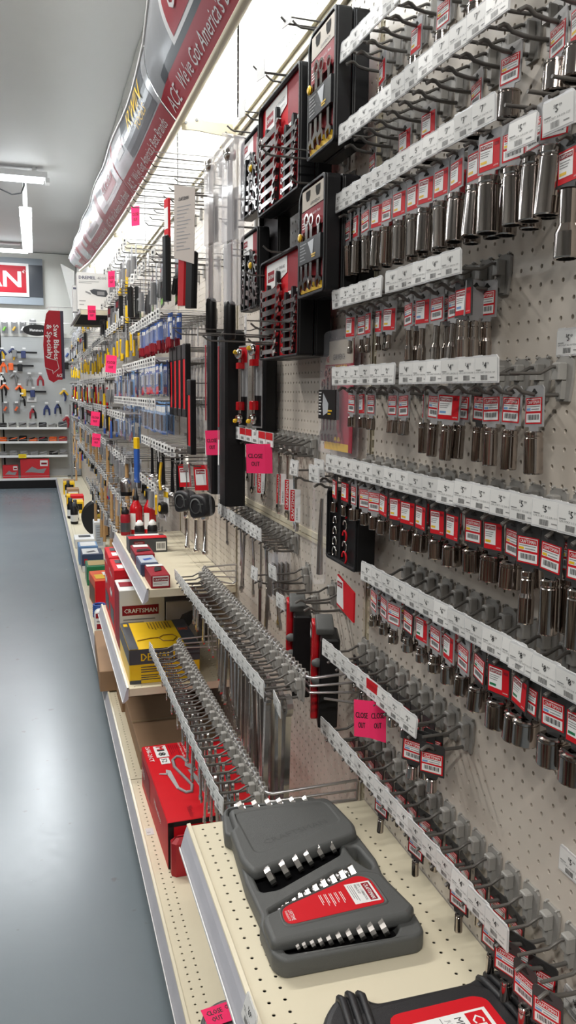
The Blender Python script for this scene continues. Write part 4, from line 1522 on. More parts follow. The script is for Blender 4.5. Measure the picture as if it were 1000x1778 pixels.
specs = [(0, .11, .016, 0), (2, .13, .018, 0), (3, .165, .021, 1), (4, .155, .020, 0), (5, .175, .022, 1), (6, .120, .017, 0), (7, .150, .019, 0), (9, .180, .024, 1), (10, .190, .025, 1), (12, .205, .027, 1)]
for k, (i, L, w, c) in enumerate(specs):
    hang_wrench(-.062 + (k % 3) * .008, ys[i], 1.418, L, w, '%s wrench %s hanging under the red and white tags' % (ordinal(k + 1), 'with upright red and white card' if c else 'without a card'), 'wrenches under the red and white tags', card=bool(c), mt=CHROME)
slip((-.118,) + on_x(378, 747, -.118)[1:], .066, .082, 'pink closeout slip at the far end of the red and white tags', fold=.78, ang=.75, tilt=-.06)
slip((-.118,) + on_x(459, 771, -.118)[1:], .074, .078, 'pink closeout slip below the near end of the red and white tags', fold=.78, ang=.75, tilt=-.03)
# second row of loose wrenches
ys = [2.70 - .0505 * i for i in range(13)]
for i, y in enumerate(ys):
    peg_hook(y, 1.168, '4.99' if i < 11 else None, 'peg hook %s, %s from the far end, below the cream rail' % ('with white tag' if i < 11 else 'without tag', ordinal(i + 1)), 'hooks below the cream rail', L=.085)
k = 0
for i, L, w in ((0, .10, .014), (3, .150, .017), (4, .175, .018), (4, .21, .019), (5, .210, .020), (6, .215, .022), (7, .140, .015), (8, .145, .015), (10, .230, .026), (11, .250, .028)):
    k += 1
    hang_wrench(-.050 - (k % 2) * .014, ys[i] - (k % 2) * .004, 1.138, L, w, '%s dark wrench from the far end below the cream rail' % ordinal(k), 'wrenches below the cream rail', swing=random.uniform(-2, 3))
for i in range(5):
    m = MB()
    m.prism([(-.028, -.13), (.028, -.13), (.028, 0), (-.028, 0)], -.001, 0, CLEAR)
    for j in range(4):
        m.tube([(-.018 + j * .012, -.004, -.12), (-.016 + j * .011, -.004, -.03)], .0028, STEEL, 5)
    ob('bagged_tool_pack', m, None, (-.022 - i * .013, 2.105, 1.128), (0, 0, WALLROT + random.uniform(-.1, .1)), label='clear bag of small wrenches, %s of a stack beside the dark wrenches' % ordinal(i + 1), cat='pack', group='bagged wrenches')
y, z = on_x(500, 992, -.0)[1:]
peg_hook(y, z, '9.99', 'peg hook standing alone right of the dark wrenches', 'lone hooks', L=.10)
for i, (dx, L, w) in enumerate(((-.085, .150, .026), (-.060, .185, .030))):
    hang_wrench(dx, y, z - .03, L, w, '%s of two wide wrenches on the lone hook' % ['left', 'right'][i], 'wide wrenches on the lone hook', mt=STEEL)
for (u, v, lab) in ((512, 812, 'left'), (547, 822, 'right')):
    y, z = on_x(u, v, -.10)[1:]
    peg_hook(y, z, '4.99', '%s of two small tagged hooks beside the clear wrench pack' % lab, 'small tagged hooks', L=.10)
for i in range(1):
    y, z = on_x(556, 812, -.09)[1:]
    peg_hook(y, z, '4.99', '%s tagged hook just over the open end wrench tray' % ('far', 'near')[i], 'small tagged hooks', L=.09)


# ---------------------------------------------------------------- wire racks of long wrenches
def rack(xb, z, y0, y1, n, label, hooks_desc, seq):
    t = thing('crossbar_rack', (xb, y0, z), label, 'rack')
    m = MB()
    L = y1 - y0
    m.tube([(.0, 0.012, 0), (0, L - .012, 0)], .0038, ZINC, 8)
    ob('crossbar', m, t)
    for s, (ya, sg) in enumerate(((0, 1), (L, -1))):
        m = MB()
        m.tube([(0, sg * .014, 0), (.004, sg * .004, 0), (.014, 0, .0), (-xb - .02, 0, .004), (-xb - .004, 0, .004)], .0034, ZINC, 6)
        m.tube([(0.004, sg * .004, -.018), (.012, 0, -.018), (-xb - .004, 0, -.020)], .0030, ZINC, 6)
        m.tube([(0.004, sg * .004, -.034), (.012, 0, -.034), (-xb - .004, 0, -.044)], .0030, ZINC, 6)
        m.tube([(-xb - .06 - .03, 0, -.050), (-xb - .02, 0, -.068), (-xb - .006, 0, -.060), (-xb - .004, 0, 0)], .0030, ZINC, 6)
        ob('side_arm', m, t, (0, ya, 0))
    m = MB()
    m.tube([(0.004, 0.004, -.018), (0.004, L - .004, -.018)], .0026, ZINC, 6)
    m.tube([(0.004, 0.004, -.034), (0.004, L - .004, -.034)], .0026, ZINC, 6)
    ob('lower_wire', m, t)
    a, b = hook_meshes(.098)
    tb = MB()
    for sx in (-.011, .011):
        tb.tube([(sx, .010, .004), (sx, .008, .026), (sx, .002, .027), (sx, -.003, .016)], .0024, HOOKG, 6)
    tbm = tb.mesh('saddle_peg') if 'peg' not in LH else LH['peg']
    LH['peg'] = tbm
    for i in range(n):
        y = y0 + .030 + (L - .06) * i / (n - 1)
        h = ob('rack_hook', a, None, (xb - .003, y, z - .018), (0, 0, WALLROT), label='rack hook with clear tag holder, %s from the camera, %s' % (ordinal(i + 1), hooks_desc), cat='hook', group='hooks of the ' + hooks_desc)
        ob('hook_bracket', b, h)
        ob('saddle_peg', tbm, h)
        ob('price_tag', price_tag_mesh('9.99', 'CM WRENCH COMBO'), h, (0, -.101, 0.0), (math.radians(random.uniform(-4, 4)), 0, math.radians(random.uniform(2, 8))), scale=(.9, 1, 1))
        for j, (LL, w, x) in enumerate(seq(i)):
            hang_wrench(xb - x, y, z - .054, LL, w, '%s wrench hung %s, hook %s from the camera, %s' % ('long' if LL > .28 else 'small' if LL < .17 else 'medium', ['inmost', 'midway', 'outmost', 'outermost'][j], ordinal(i + 1), hooks_desc),
                        'wrenches on the ' + hooks_desc, fine=LL > .2)
    return t


def seq1(i):
    if i == 0:
        return [(.43, .050, .040)]
    if i in (1, 2):
        return [(.40 - .01 * i, .040, .045), (.39 - .01 * i, .038, .072)]
    if i < 7:
        return [(.38 - .015 * i, .034 - .001 * i, .045), (.36 - .015 * i, .032, .066)]
    if i < 12:
        return [(.30 - .013 * (i - 5), .028, .040), (.26 - .012 * (i - 6), .024, .060)]
    return [(.21 - .007 * (i - 11), .020, .045)] if i % 4 != 3 else []


def seq2(i):
    L = .225 - .006 * i
    return [(L, .024 - .0005 * i, .038), (L, .024 - .0005 * i, .054)] + ([(L, .023 - .0005 * i, .070)] if i % 2 == 0 else [])


rack(-.128, .942, 1.612, 2.800, 23, 'upper zinc crossbar rack hung with wrenches over the red box', 'upper crossbar rack', seq1)
rack(-.222, .680, 1.612, 2.800, 24, 'lower zinc crossbar rack level with the grey case', 'lower crossbar rack', seq2)
loose = ob('price_label', price_tag_mesh('9.99', 'CM WRENCH COMBO'), None, on_x(480, 1222, -.21), (.1, .25, WALLROT), label='price label dangling askew under the near end of the upper crossbar rack', cat='label')


# ================================================================ canopy banner over the aisle edge
RAILP = [(-.6, 2.450), (1.9, 2.459), (2.8, 2.464), (3.62, 2.479), (4.49, 2.51), (5.39, 2.551), (7.285, 2.669), (9.0, 2.83)]
TOPP = [(-.6, 2.80), (2.72, 2.80), (2.86, 2.705), (3.58, 2.71), (4.07, 2.734), (4.81, 2.784), (5.30, 2.80), (7.08, 2.887), (8.5, 2.952), (9.0, 2.95)]


def interp(tab, y):
    for (a, p), (b, q) in zip(tab[:-1], tab[1:]):
        if y <= b:
            return p + (q - p) * max(0, (y - a)) / (b - a)
    return tab[-1][1]


def BAN(y, t, off=0.0):
    """point on the banner skin: t = 0 at the rail, 1 at the top edge"""
    zr, zt = interp(RAILP, y), interp(TOPP, y)
    bulge = .035 * math.sin(PI * t) + .006 * math.sin(y * 5.1) * t
    return (-.198 - .105 * t - bulge - off, y, zr + .012 + (zt - zr - .012) * t)


def ban_poly(m, pts, mt, off):
    """pts in (distance from far end, t); split finely so that it follows the curve"""
    m.add([BAN(y, t, off) for y, t in pts], [tuple(range(len(pts)))], mt)


def ban_rect(m, ya, yb, t0, t1, mt, off, n=8, slant=0.0):
    k = max(2, int((yb - ya) / .07))
    for i in range(n):
        a, b = t0 + (t1 - t0) * i / n, t0 + (t1 - t0) * (i + 1) / n
        sa, sb = slant * (a - t0), slant * (b - t0)
        for j in range(k):
            p, q = ya + (yb - ya) * j / k, ya + (yb - ya) * (j + 1) / k
            ban_poly(m, [(p + sa, a), (q + sa, a), (q + sb, b), (p + sb, b)], mt, off)


def ban_text(m, s, yfar, t0, w, th, mt, off, res=2):
    vs, fs, gw = glyphs(s, res)
    m.add([BAN(yfar - p[0] * w / gw, t0 + p[1] / .7 * th, off) for p in vs], fs, mt)


ban = thing('canopy_banner', (-.2, 2.8, 2.46), 'long curved overhead banner with brand panels above the wall', 'banner')
BWHITE = mat('glossy_white_print', (.72, .74, .76), .34)
BDARK = mat('glossy_charcoal_print', (.06, .07, .085), .3, noise=.5, nscale=5)
BRED = mat('glossy_dark_red_print', (.36, .018, .035), .36)
k = -2
for k in range(-2, 5):
    yf = 2.86 + 1.22 * (k + 1)      # far seam
    yn = yf - 1.22
    m = MB()
    N, T = 18, 8
    base = SILV if k not in (1, 3) else BRED
    vs = [BAN(yn + .004 + (1.212) * i / N, j / T) for i in range(N + 1) for j in range(T + 1)]
    fs = [(i * (T + 1) + j, (i + 1) * (T + 1) + j, (i + 1) * (T + 1) + j + 1, i * (T + 1) + j + 1) for i in range(N) for j in range(T)]
    m.add(vs, fs, base, sm=True)
    vs2 = [(p[0] + .002, p[1], p[2]) for p in vs]
    m.add(vs2, [f[::-1] for f in fs], WHITE, sm=True)
    # printed fields
    ban_rect(m, yn + .01, yf - .01, .0, .27, BRED, .0010)
    ban_text(m, 'ACE', yf - .05, .05, .13, .15, BWHITE, .0030)
    ban_text(m, "We've Got America's Best Brands", yf - .23, .07, .90, .13, BWHITE, .0030)
    if k in (-2, -1):
        ban_rect(m, yn + .02, yf - .34, .33, .98, BWHITE, .0012, slant=.10)
        ban_rect(m, yn + .02, yf - .37, .37, .94, BRED, .0020, slant=.10)
        ban_text(m, 'CRAFTSMAN', yf - .42, .48, .72, .30, BWHITE, .0065)
        ban_rect(m, yn + .02, yf - .10, .27, .36, BDARK, .0008, slant=.0)
    elif k == 0:
        ban_rect(m, yn + .05, yf - .45, .30, 1, BDARK, .0008, slant=.12)
        ban_text(m, 'IRWIN', yf - .60, .56, .42, .30, YEL, .0062)
        ban_text(m, 'TOOLS', yf - .76, .40, .26, .12, YEL, .0045)
        ban_rect(m, yf - .36, yf - .16, .50, .80, BWHITE, .0012)
        ban_text(m, 'Milwaukee', yf - .14, .58, .30, .16, BRED, .0045)
    elif k == 1:
        ban_rect(m, yn + .01, yf - .2, .28, 1, SILV, .0008, slant=.08)
        ban_rect(m, yn + .14, yf - .46, .34, .90, BWHITE, .0012, slant=.05)
        ban_rect(m, yn + .16, yf - .48, .38, .86, BRED, .0020, slant=.05)
        ban_text(m, 'CRAFTSMAN', yf - .50, .50, .50, .24, BWHITE, .0060)
    elif k == 2:
        ban_rect(m, yn + .3, yf - .2, .30, 1, BDARK, .0008, slant=.10)
        ban_text(m, 'DEWALT', yf - .42, .50, .34, .20, YEL, .0050)
    else:
        ban_rect(m, yn + .5, yf - .3, .05, 1, SILV, .0014, slant=.2)
        ban_rect(m, yn + .2, yf - .8, .30, .8, BWHITE, .0018, slant=.1)
    ob('banner_panel', m, ban, (.2, -2.8, -2.46))
m = MB()
m.tube([(-.198 - .004, y, z) for y, z in RAILP[1:]] if False else [(-.200, -.6 + .3 * i, interp(RAILP, -.6 + .3 * i)) for i in range(33)], .013, CREAM, 8)
ob('lower_rail', m, ban, (.2, -2.8, -2.46))
m = MB()
m.tube([tuple(BAN(-.6 + .15 * i, 1.0)) for i in range(65)], .0075, mat('white_edge_trim', (.7, .7, .7), .35), 6)
ob('upper_trim', m, ban, (.2, -2.8, -2.46))
for y in (POST0, POST0 + BAYW, POST0 + 3 * BAYW, POST0 + 5 * BAYW):
    zr = interp(RAILP, y)
    m = MB()
    m.prism([(-.195, zr - .028), (-.150, zr - .026), (-.125, 2.436), (.002, 2.425), (.002, 2.470), (-.120, 2.470 + (zr - 2.464) * .3), (-.140, zr + .020), (-.195, zr + .016)], y - .004, y + .004, POSTM)
    for a, b in ((-.182, zr - .006), (-.146, zr + .006)):
        m.tube([(a, y - .007, b), (a, y - .003, b)], .0045, GREYL, 8)
    ob('canopy_arm', m, ban, (.2, -2.8, -2.46))
# end of the banner hangs free and twisted
m = MB()
e0, e1 = BAN(8.96, .0), BAN(8.96, 1.0)
vs = []
for i in range(7):
    a = i / 6
    w = .17 * (1 - .35 * a)
    ang = .6 + 1.1 * a
    cx, cz = -.315 + .05 * a, 2.86 - .62 * a
    vs += [(cx - w * math.cos(ang) * .6, 9.0 + .02 * i - w * math.sin(ang) * .3, cz + .03), (cx + w * math.cos(ang) * .4, 9.0 + w * math.sin(ang) * .3, cz - .03)]
m.add(vs, [(2 * i, 2 * i + 1, 2 * i + 3, 2 * i + 2) for i in range(6)], CLEARH, sm=True)
ob('loose_end', m, ban, (.2, -2.8, -2.46))
for i, (u, v, X_, lab) in enumerate(((242, 357, -.215, 'just under the banner rail'), (199, 470, -.26, 'high up in the crowded far bays'))):
    slip((X_,) + on_x(u, v, X_)[1:], .05, .085, 'small pink closeout slip ' + lab, fold=1.0, ang=.7)

# fluorescent tubes behind the canopy
for yy in (1.2, 2.45, 3.7, 4.95, 6.2, 7.45):
    t = thing('canopy_tube_light', (-.222, yy, 2.68 + max(0, yy - 3.7) * .055), '%s fluorescent tube from the camera, hidden behind the canopy banner' % ordinal(1 + round((yy - 1.2) / 1.25)), 'light')
    ob('tube', MB().tube([(0, -.55, 0), (0, .55, 0)], .012, mat('lit_tube', (.95, .98, 1.0), .5, emit=2.5), 10), t)
    ob('batten', MB().box((-.02, -.58, .016), (.02, .58, .05), WHITE), t)

# ================================================================ ceiling lights
TUBE = mat('bright_lit_tube', (.92, .97, 1.0), .5, emit=9)


def ceiling_light(cx, cy, L, along, label, drop=.10, zc=None):
    t = thing('fluorescent_light', (cx, cy, ZC), label, 'light', rot=(0, 0, PI / 2 if along else 0))
    ob('batten', MB().box((-L / 2, -.06, -drop), (L / 2, .06, -drop + .055), mat('white_enamel', (.75, .75, .75), .35)).box((-L / 2 + .1, -.02, -drop + .055), (-L / 2 + .14, .02, 0), WHITE)
       .box((L / 2 - .14, -.02, -drop + .055), (L / 2 - .10, .02, 0), WHITE), t)
    for s in (-1, 1):
        ob('tube', MB().tube([(-L / 2 + .04, s * .035, -drop - .022), (L / 2 - .04, s * .035, -drop - .022)], .018, TUBE, 10), t)
        ob('end_cap', MB().box((s * L / 2 - .02, -.06, -drop - .045), (s * L / 2 + .02, .06, -drop), mat('white_enamel', (.75, .75, .75), .35)), t)
    return t


ceiling_light(-1.73, 8.72, 2.44, False, 'ceiling tube light crossing the aisle, nearest the camera')
ceiling_light(-1.92, 13.1, 2.44, False, 'ceiling tube light crossing the aisle close to the back wall')
ceiling_light(-.73, 10.0, 2.2, True, 'ceiling tube light seen end on between the two crosswise ones', drop=.40)
t = thing('ceiling_speaker_box', (-1.16, 8.3, 3.46), 'small dark fan shaped fitting at left edge before the nearest tube light', 'fitting')
ob('blade', MB().prism([(-.35, .03), (.02, .035), (.13, -.01), (.14, -.035), (-.35, -.04)], -.05, .05, mat('dark_grey_enamel', (.10, .10, .12), .4)), t)
ob('stem', MB().tube([(-.2, 0, .03), (-.2, 0, .30)], .012, GREYL, 6), t)
t = thing('junction_box', (-.735, 8.95, ZC), 'small grey ceiling outlet box with a drooping black cord', 'outlet')
ob('box_body', MB().cbox((-.03, -.03, -.08), (.03, .03, 0), mat('grey_enamel', (.25, .25, .28), .4), .004), t)
ob('cord', MB().tube([(0, 0, -.08), (.0, .02, -.12), (-.03, .05, -.19), (-.12, .05, -.21), (-.25, 0, -.17), (-.45, -.05, -.10), (-.7, -.1, -.07)], .007, BLACK, 6), t)

# ================================================================ cartons
FMAT = Matrix(((1, 0, 0, 0), (0, 0, 1, 0), (0, -1, 0, 0), (0, 0, 0, 1)))


def carton(label, cat, x0, x1, y0, y1, z0, z1, mt, decals=(), name='carton', group=None, yaw=0.0, c=.003, top=None):
    t = thing(name, ((x0 + x1) / 2, (y0 + y1) / 2, z0), label, cat, group, rot=(0, 0, yaw))
    w, d, h = x1 - x0, y1 - y0, z1 - z0
    m = MB()
    m.cbox((-w / 2, -d / 2, 0), (w / 2, d / 2, h), mt, c)
    if top is not None:
        m.box((-w / 2 + c, -d / 2 + c, h), (w / 2 - c, d / 2 - c, h + .0006), top)
    # lid seam
    ob('box_body', m, t)
    if decals:
        p = MB()
        for dcl in decals:
            face, kind = dcl[0], dcl[1]
            if face == 'L':
                F, fw, fh = TR(-w / 2 - .0008, d / 2, 0) @ Matrix.Rotation(WALLROT, 4, 'Z'), d, h
            elif face == 'N':
                F, fw, fh = TR(-w / 2, -d / 2 - .0008, 0), w, h
            elif face == 'T':
                F, fw, fh = TR(-w / 2, -d / 2, h + .0014) @ FMAT, w, d
            else:   # 'R': top face, reading down towards the camera
                F, fw, fh = TR(-w / 2, d / 2, h + .0014) @ RZ(-90) @ FMAT, d, w
            if kind == 'r':
                u0, v0, u1, v1, mm = dcl[2:7]
                p.rect(u0 * fw, v0 * fh, u1 * fw, v1 * fh, -.0002 * (1 + len(p.f) % 7 * 0 + dcl[7] if len(dcl) > 7 else 1), mm, F)
            elif kind == 'p':
                p.add([(a * fw, -.0008, b * fh) for a, b in dcl[2]], [tuple(range(len(dcl[2])))], dcl[3], F)
            elif kind == 'tube':
                p.tube([(a * fw, -.0006, b * fh) for a, b in dcl[2]], dcl[4], dcl[3], 4, F)
            else:
                s, u, v, hh, ww, mm = dcl[2:8]
                p.text(s, u * fw, v * fh, -.0016, hh * fh, mm, F, w=ww * fw, bold=len(dcl) > 8)
        ob('printed_panel', p, t)
    return t


def lines(face, u0, v0, n, du, dv, hh, mm):
    return [(face, 'r', u0, v0 - i * dv, u0 + du * (1 - .12 * (i * 7 % 4)), v0 - i * dv + hh, mm, 2) for i in range(n)]


GREYM = mat('grey_print', (.28, .28, .29), .4)
# red power tool box with the grease gun picture
PGM = mat('pale_grey_print', (.42, .42, .43), .4)
gun = [('R', 'tube', [(.32, .38), (.24, .35), (.22, .30), (.26, .25), (.36, .24), (.50, .29), (.62, .33), (.70, .30), (.70, .25), (.64, .20)], GREYM, .006),
       ('R', 'p', [(.38, .15), (.42, .14), (.64, .18), (.64, .21), (.40, .19)], PGM), ('R', 'p', [(.42, .08), (.43, .07), (.45, .15), (.43, .15)], PGM),
       ('R', 'p', [(.30, .36), (.36, .34), (.44, .40), (.44, .44), (.36, .42)], GREYM), ('R', 'p', [(.42, .35), (.60, .38), (.62, .43), (.58, .43), (.42, .38)], GREYM),
       ('R', 'p', [(.60, .38), (.84, .42), (.84, .48), (.60, .46)], PGM), ('R', 'p', [(.46, .43), (.60, .44), (.60, .52), (.46, .50)], GREYM)]
carton('large red tool kit box with M18 and grease gun picture on top', 'box', -.362, -.012, 2.205, 2.745, .161, .309, RED, [
    ('R', 'r', .03, .11, .20, .235, WHITE), ('R', 't', 'M', .040, .135, .075, .050, RED, 1), ('R', 't', '18', .098, .135, .075, .080, INK, 1),
    ('R', 'r', .215, .13, .30, .22, WHITE), ('R', 't', '52', .23, .145, .05, .05, INK), ('R', 't', '2646-21CT', .03, .03, .045, .22, WHITE, 1),
    ('R', 't', 'M18 Cordless', .02, .40, .022, .16, WHITE), ('R', 't', '2-Speed Grease Gun Kit', .02, .365, .022, .22, WHITE),
    *lines('R', .04, .34, 5, .14, .020, .007, DRED), ('R', 't', 'Milwaukee', .86, .20, .05, .12, DRED), ('N', 'r', .0, .0, .05, 1, BLACK, 2), ('N', 'r', .0, .9, 1, 1, BLACK, 2),  # black strips on the near end stand in for the shaded gap around the tray
    ('L', 't', 'Milwaukee', .55, .55, .16, .24, WHITE), ('L', 'r', .04, .2, .35, .75, DRED), ('L', 't', 'M18', .06, .4, .2, .1, WHITE)] + gun, name='tool_box', yaw=.02)
carton('dark red inner tray sliding out of the large red tool kit box', 'box', -.352, -.05, 2.155, 2.198, .161, .275, mat('deep_red_card', (.38, .008, .016), .5), [], name='inner_tray', c=.012)
carton('low brown carton right behind the red tool kit box', 'box', -.357, -.03, 2.865, 3.42, .161, .235, KRAFT, [('T', 'r', .0, .48, 1, .52, mat('tape_brown', (.38, .26, .15), .3)), ('N', 'r', .48, .0, .52, 1, mat('tape_brown', (.38, .26, .15), .3))], yaw=.0)
carton('taller brown carton at the back under the lower shelf', 'box', -.37, -.03, 3.44, 3.67, .161, .335, KRAFT, [('T', 'r', .0, .48, 1, .52, mat('tape_brown', (.38, .26, .15), .3))])
carton('brown carton jutting over the deck edge into the aisle', 'box', -.435, -.20, 3.69, 4.36, .169, .268, KRAFT, [('N', 'r', .62, .1, .95, .55, WHITE), ('N', 'r', .62, .6, .95, .88, BLUE)], yaw=-.03)
# yellow and black box
carton('yellow and black power tool carton on the lower shelf', 'box', -.392, -.13, 2.862, 3.215, .501, .632, YEL, [
    ('N', 'r', 0, .56, 1, 1, DKGREY, 1), ('N', 't', 'DEWALT', .16, .66, .22, .50, YEL, 1), *lines('N', .16, .46, 3, .34, .07, .028, DKGREY), *lines('N', .16, .22, 3, .36, .06, .024, DKGREY),
    ('N', 'r', .0, .0, .16, .10, DKGREY, 1), ('T', 'r', 0, 0, .13, 1, DKGREY, 1), ('T', 'r', .04, .84, .10, .94, YEL, 3), ('T', 'r', .80, 0, 1, 1, DKGREY, 1),
    ('T', 't', 'DEWALT', .82, .55, .10, .15, ORANGE), ('T', 'tube', [(.16, .28), (.36, .34), (.48, .34), (.56, .42), (.70, .42), (.74, .32), (.66, .20), (.52, .22), (.48, .34)], mat('brown_outline_print', (.22, .12, .02), .4), .0022),
    *[('T', 'r', .40 + i * .045, .70 - (i % 3) * .03, .415 + i * .045, .94, mat('brown_outline_print', (.22, .12, .02), .4), 3) for i in range(8)],
    ('L', 'r', 0, .56, 1, 1, DKGREY, 1)], name='carton')
carton('white box with red name band right behind the yellow carton', 'box', -.388, -.20, 3.26, 3.46, .501, .760, WHITE, [
    ('N', 'r', .06, .58, .86, .74, DRED, 1), ('N', 't', 'CRAFTSMAN', .10, .62, .07, .72, WHITE, 1), *lines('N', .08, .50, 2, .7, .05, .02, GREYM), ('N', 'p', [(.3, .3), (.6, .36), (.7, .28), (.4, .24)], GREYM),
    ('L', 'r', 0, 0, 1, 1, DRED, 1), ('T', 'r', .05, .3, .9, .7, DRED, 1)])
carton('shorter white and grey box beside the banded white box', 'box', -.195, -.06, 3.26, 3.46, .501, .70, mat('pale_print2', (.55, .53, .52), .4), [('N', 'p', [(.2, .3), (.5, .7), (.9, .8), (.8, .5), (.4, .2)], DKGREY)])
for i, (ya, yb, zt, lb) in enumerate(((3.47, 3.72, .80, 'near'), (3.73, 3.99, .805, 'far'))):
    carton('%s one of two tall red tool boxes under the upper shelf' % lb, 'box', -.388, -.20, ya, yb, .501, zt, RED, [
        ('T', 'r', .10, .55, .40, .85, DKGREY, 1), ('T', 'r', .48, .55, .95, .85, DKGREY, 1), ('T', 'r', .1, .1, .35, .4, WHITE, 1), ('T', 'r', .5, .1, .9, .45, DKGREY, 1),
        ('N', 't', 'Milwaukee', .12, .72, .10, .70, WHITE), ('N', 'r', .4, .5, .9, .52, WHITE, 1), ('L', 't', 'Milwaukee', .1, .82, .08, .6, WHITE),
        ('L', 'p', [(.1, .55), (.3, .62), (.4, .55), (.6, .64), (.55, .5), (.35, .52), (.25, .45)], WHITE), ('L', 'r', .1, .1, .8, .35, DKGREY, 1)], group='tall red tool boxes')
# upper shelf
UZ = .866
carton('small red boxed kit with white name label, nearest on the upper shelf', 'box', -.312, -.243, 2.835, 3.02, UZ, UZ + .048, DRED, [
    ('N', 'r', .08, .15, .92, .92, WHITE, 1), ('N', 'r', .12, .52, .88, .82, DRED, 2), ('N', 't', 'CRAFTSMAN', .16, .60, .14, .68, WHITE, 1), *lines('N', .12, .36, 2, .7, .1, .04, GREYM),
    ('T', 'r', .05, .80, .95, .98, WHITE, 1), ('T', 'p', [(.3, .3), (.7, .4), (.8, .7), (.5, .75), (.35, .55)], BLACK)])
carton('small grey blue box second along the upper shelf edge', 'box', -.325, -.255, 3.035, 3.20, UZ, UZ + .050, mat('dark_navy_print', (.05, .07, .14), .35), [('T', 'r', .05, .05, .95, .9, mat('pale_blue_grey', (.45, .50, .58), .35), 1), ('T', 'p', [(.3, .3), (.8, .45), (.7, .6), (.25, .5)], BLUE)])
carton('small red boxed kit third along the upper shelf edge', 'box', -.322, -.245, 3.215, 3.42, UZ, UZ + .052, DRED, [('T', 'r', .1, .70, .9, .95, WHITE, 1), ('T', 'p', [(.1, .2), (.9, .3), (.8, .5), (.2, .45)], BLACK), ('L', 'r', .1, .2, .9, .8, DKGREY, 1)])
carton('long black and red box lying crosswise on the upper shelf', 'box', -.318, -.150, 3.50, 3.62, UZ, UZ + .062, DKGREY, [
    ('T', 'r', 0, .0, 1, .55, RED, 1), ('T', 'r', .2, .62, .85, .95, WHITE, 1), ('N', 'r', .70, .12, .96, .75, WHITE, 1), *[('N', 'r', .73 + i * .03, .25, .745 + i * .03, .65, INK, 3) for i in range(7)],
    ('N', 'r', .12, .62, .4, .82, DRED, 1), ('N', 't', 'CRAFTSMAN', .14, .66, .10, .22, WHITE)])


def bottle(x, y, z, r, h, mt, cap, label, group, nozzle=True):
    t = thing('glue_bottle', (x, y, z), label, 'bottle', group)
    m = MB()
    if nozzle:
        m.lathe([(r * .95, 0), (r, .01), (r, h * .52), (r * .92, h * .58), (r * .5, h * .68), (r * .42, h * .72)], mt, 16)
        n = MB().lathe([(r * .46, h * .72), (r * .46, h * .80), (r * .30, h * .82), (r * .12, h), (r * .05, h)], cap, 12)
    else:
        m.lathe([(r * .95, 0), (r, .006), (r, h * .66), (r * .8, h * .74), (r * .72, h * .76)], mt, 16)
        n = MB().lathe([(r * .8, h * .76), (r * .82, h * .88), (r * .5, h * .92), (r * .35, h), (r * .2, h)], cap, 12)
    ob('bottle_body', m, t)
    ob('nozzle_cap', n, t)
    l = MB()
    l.lathe([(r * 1.01, h * .12), (r * 1.01, h * .45)], WHITE if nozzle else DKGREY, 16, cap=False)
    for k in range(8, 14):
        pass
    ob('wrap_label', l, t) if not nozzle else ob('side_label', MB().rect(-r * .55, h * .1, r * .3, h * .45, -r * 1.01, WHITE), t, rot=(0, 0, -.5))
    return t


bottle(-.228, 4.00, UZ, .032, .235, REDP, BLACK, 'left red oil bottle with black nozzle on the upper shelf', 'red oil bottles')
bottle(-.160, 4.00, UZ, .032, .235, REDP, BLACK, 'right red oil bottle with black nozzle on the upper shelf', 'red oil bottles')
bottle(-.236, 3.80, UZ, .024, .098, BLACK, WHITE, 'left small black bottle with white cap on the upper shelf', 'small black bottles', False)
bottle(-.175, 3.80, UZ, .024, .098, BLACK, WHITE, 'right small black bottle with white cap on the upper shelf', 'small black bottles', False)
bottle(-.285, 3.97, UZ, .024, .14, DRED, BLACK, 'short dark red bottle half hidden at left of the oil bottles', None, False)

# deck goods beyond
carton('flat white box with tool pictures near the deck edge', 'box', -.395, -.20, 7.36, 7.62, .161, .240, WHITE, [('T', 'r', .2, .4, .75, .8, DKGREY, 1), ('N', 'r', .1, .5, .8, .7, GREYM, 1), ('N', 'r', .5, .15, .7, .4, INK, 1)])
carton('upright white box beside the black abrasive wheels', 'box', -.225, -.13, 7.30, 7.50, .161, .400, WHITE, [('N', 'r', .1, .1, .8, .9, mat('pale_blue_grey', (.45, .50, .58), .35), 1), *lines('N', .2, .8, 7, .5, .1, .03, GREYM)])
carton('white and blue boxed tool on the deck', 'box', -.385, -.22, 6.34, 6.60, .161, .300, mat('dark_navy_print', (.05, .07, .14), .35), [('T', 'r', .05, .1, .8, .95, WHITE, 1), ('T', 'p', [(.2, .4), (.6, .6), (.7, .4), (.3, .25)], DKGREY), ('N', 'r', .0, .0, 1, .35, WHITE, 1), ('N', 'r', .1, .5, .25, .75, RED, 2)])
carton('pale blue box behind the white and blue boxed tool', 'box', -.395, -.24, 6.63, 6.85, .161, .310, LBLUE, [('T', 'r', .1, .1, .9, .9, WHITE, 1)])
carton('green box with orange top panel on the deck', 'box', -.375, -.22, 5.88, 6.12, .161, .300, GREEN, [('T', 'r', .1, .2, .9, .9, mat('tan_print', (.5, .35, .12), .4), 1), ('N', 'r', .08, .3, .3, .7, WHITE, 1), ('N', 'r', .4, .3, .95, .7, INK, 1)])
carton('orange and red box with the corner turned to the aisle', 'box', -.372, -.22, 5.20, 5.52, .161, .350, ORANGE, [('T', 'r', .1, .2, .5, .6, YEL, 1), ('T', 'r', .5, .5, .9, .8, WHITE, 1), ('N', 'r', 0, 0, 1, 1, RED, 1), ('L', 'r', .05, .05, .9, .7, mat('brown_print', (.18, .10, .06), .5), 1)], yaw=.06)
t = thing('hose_coil', (-.350, 5.02, .161), 'small coil of blue cord on the deck before the orange box', 'cord')
m = MB()
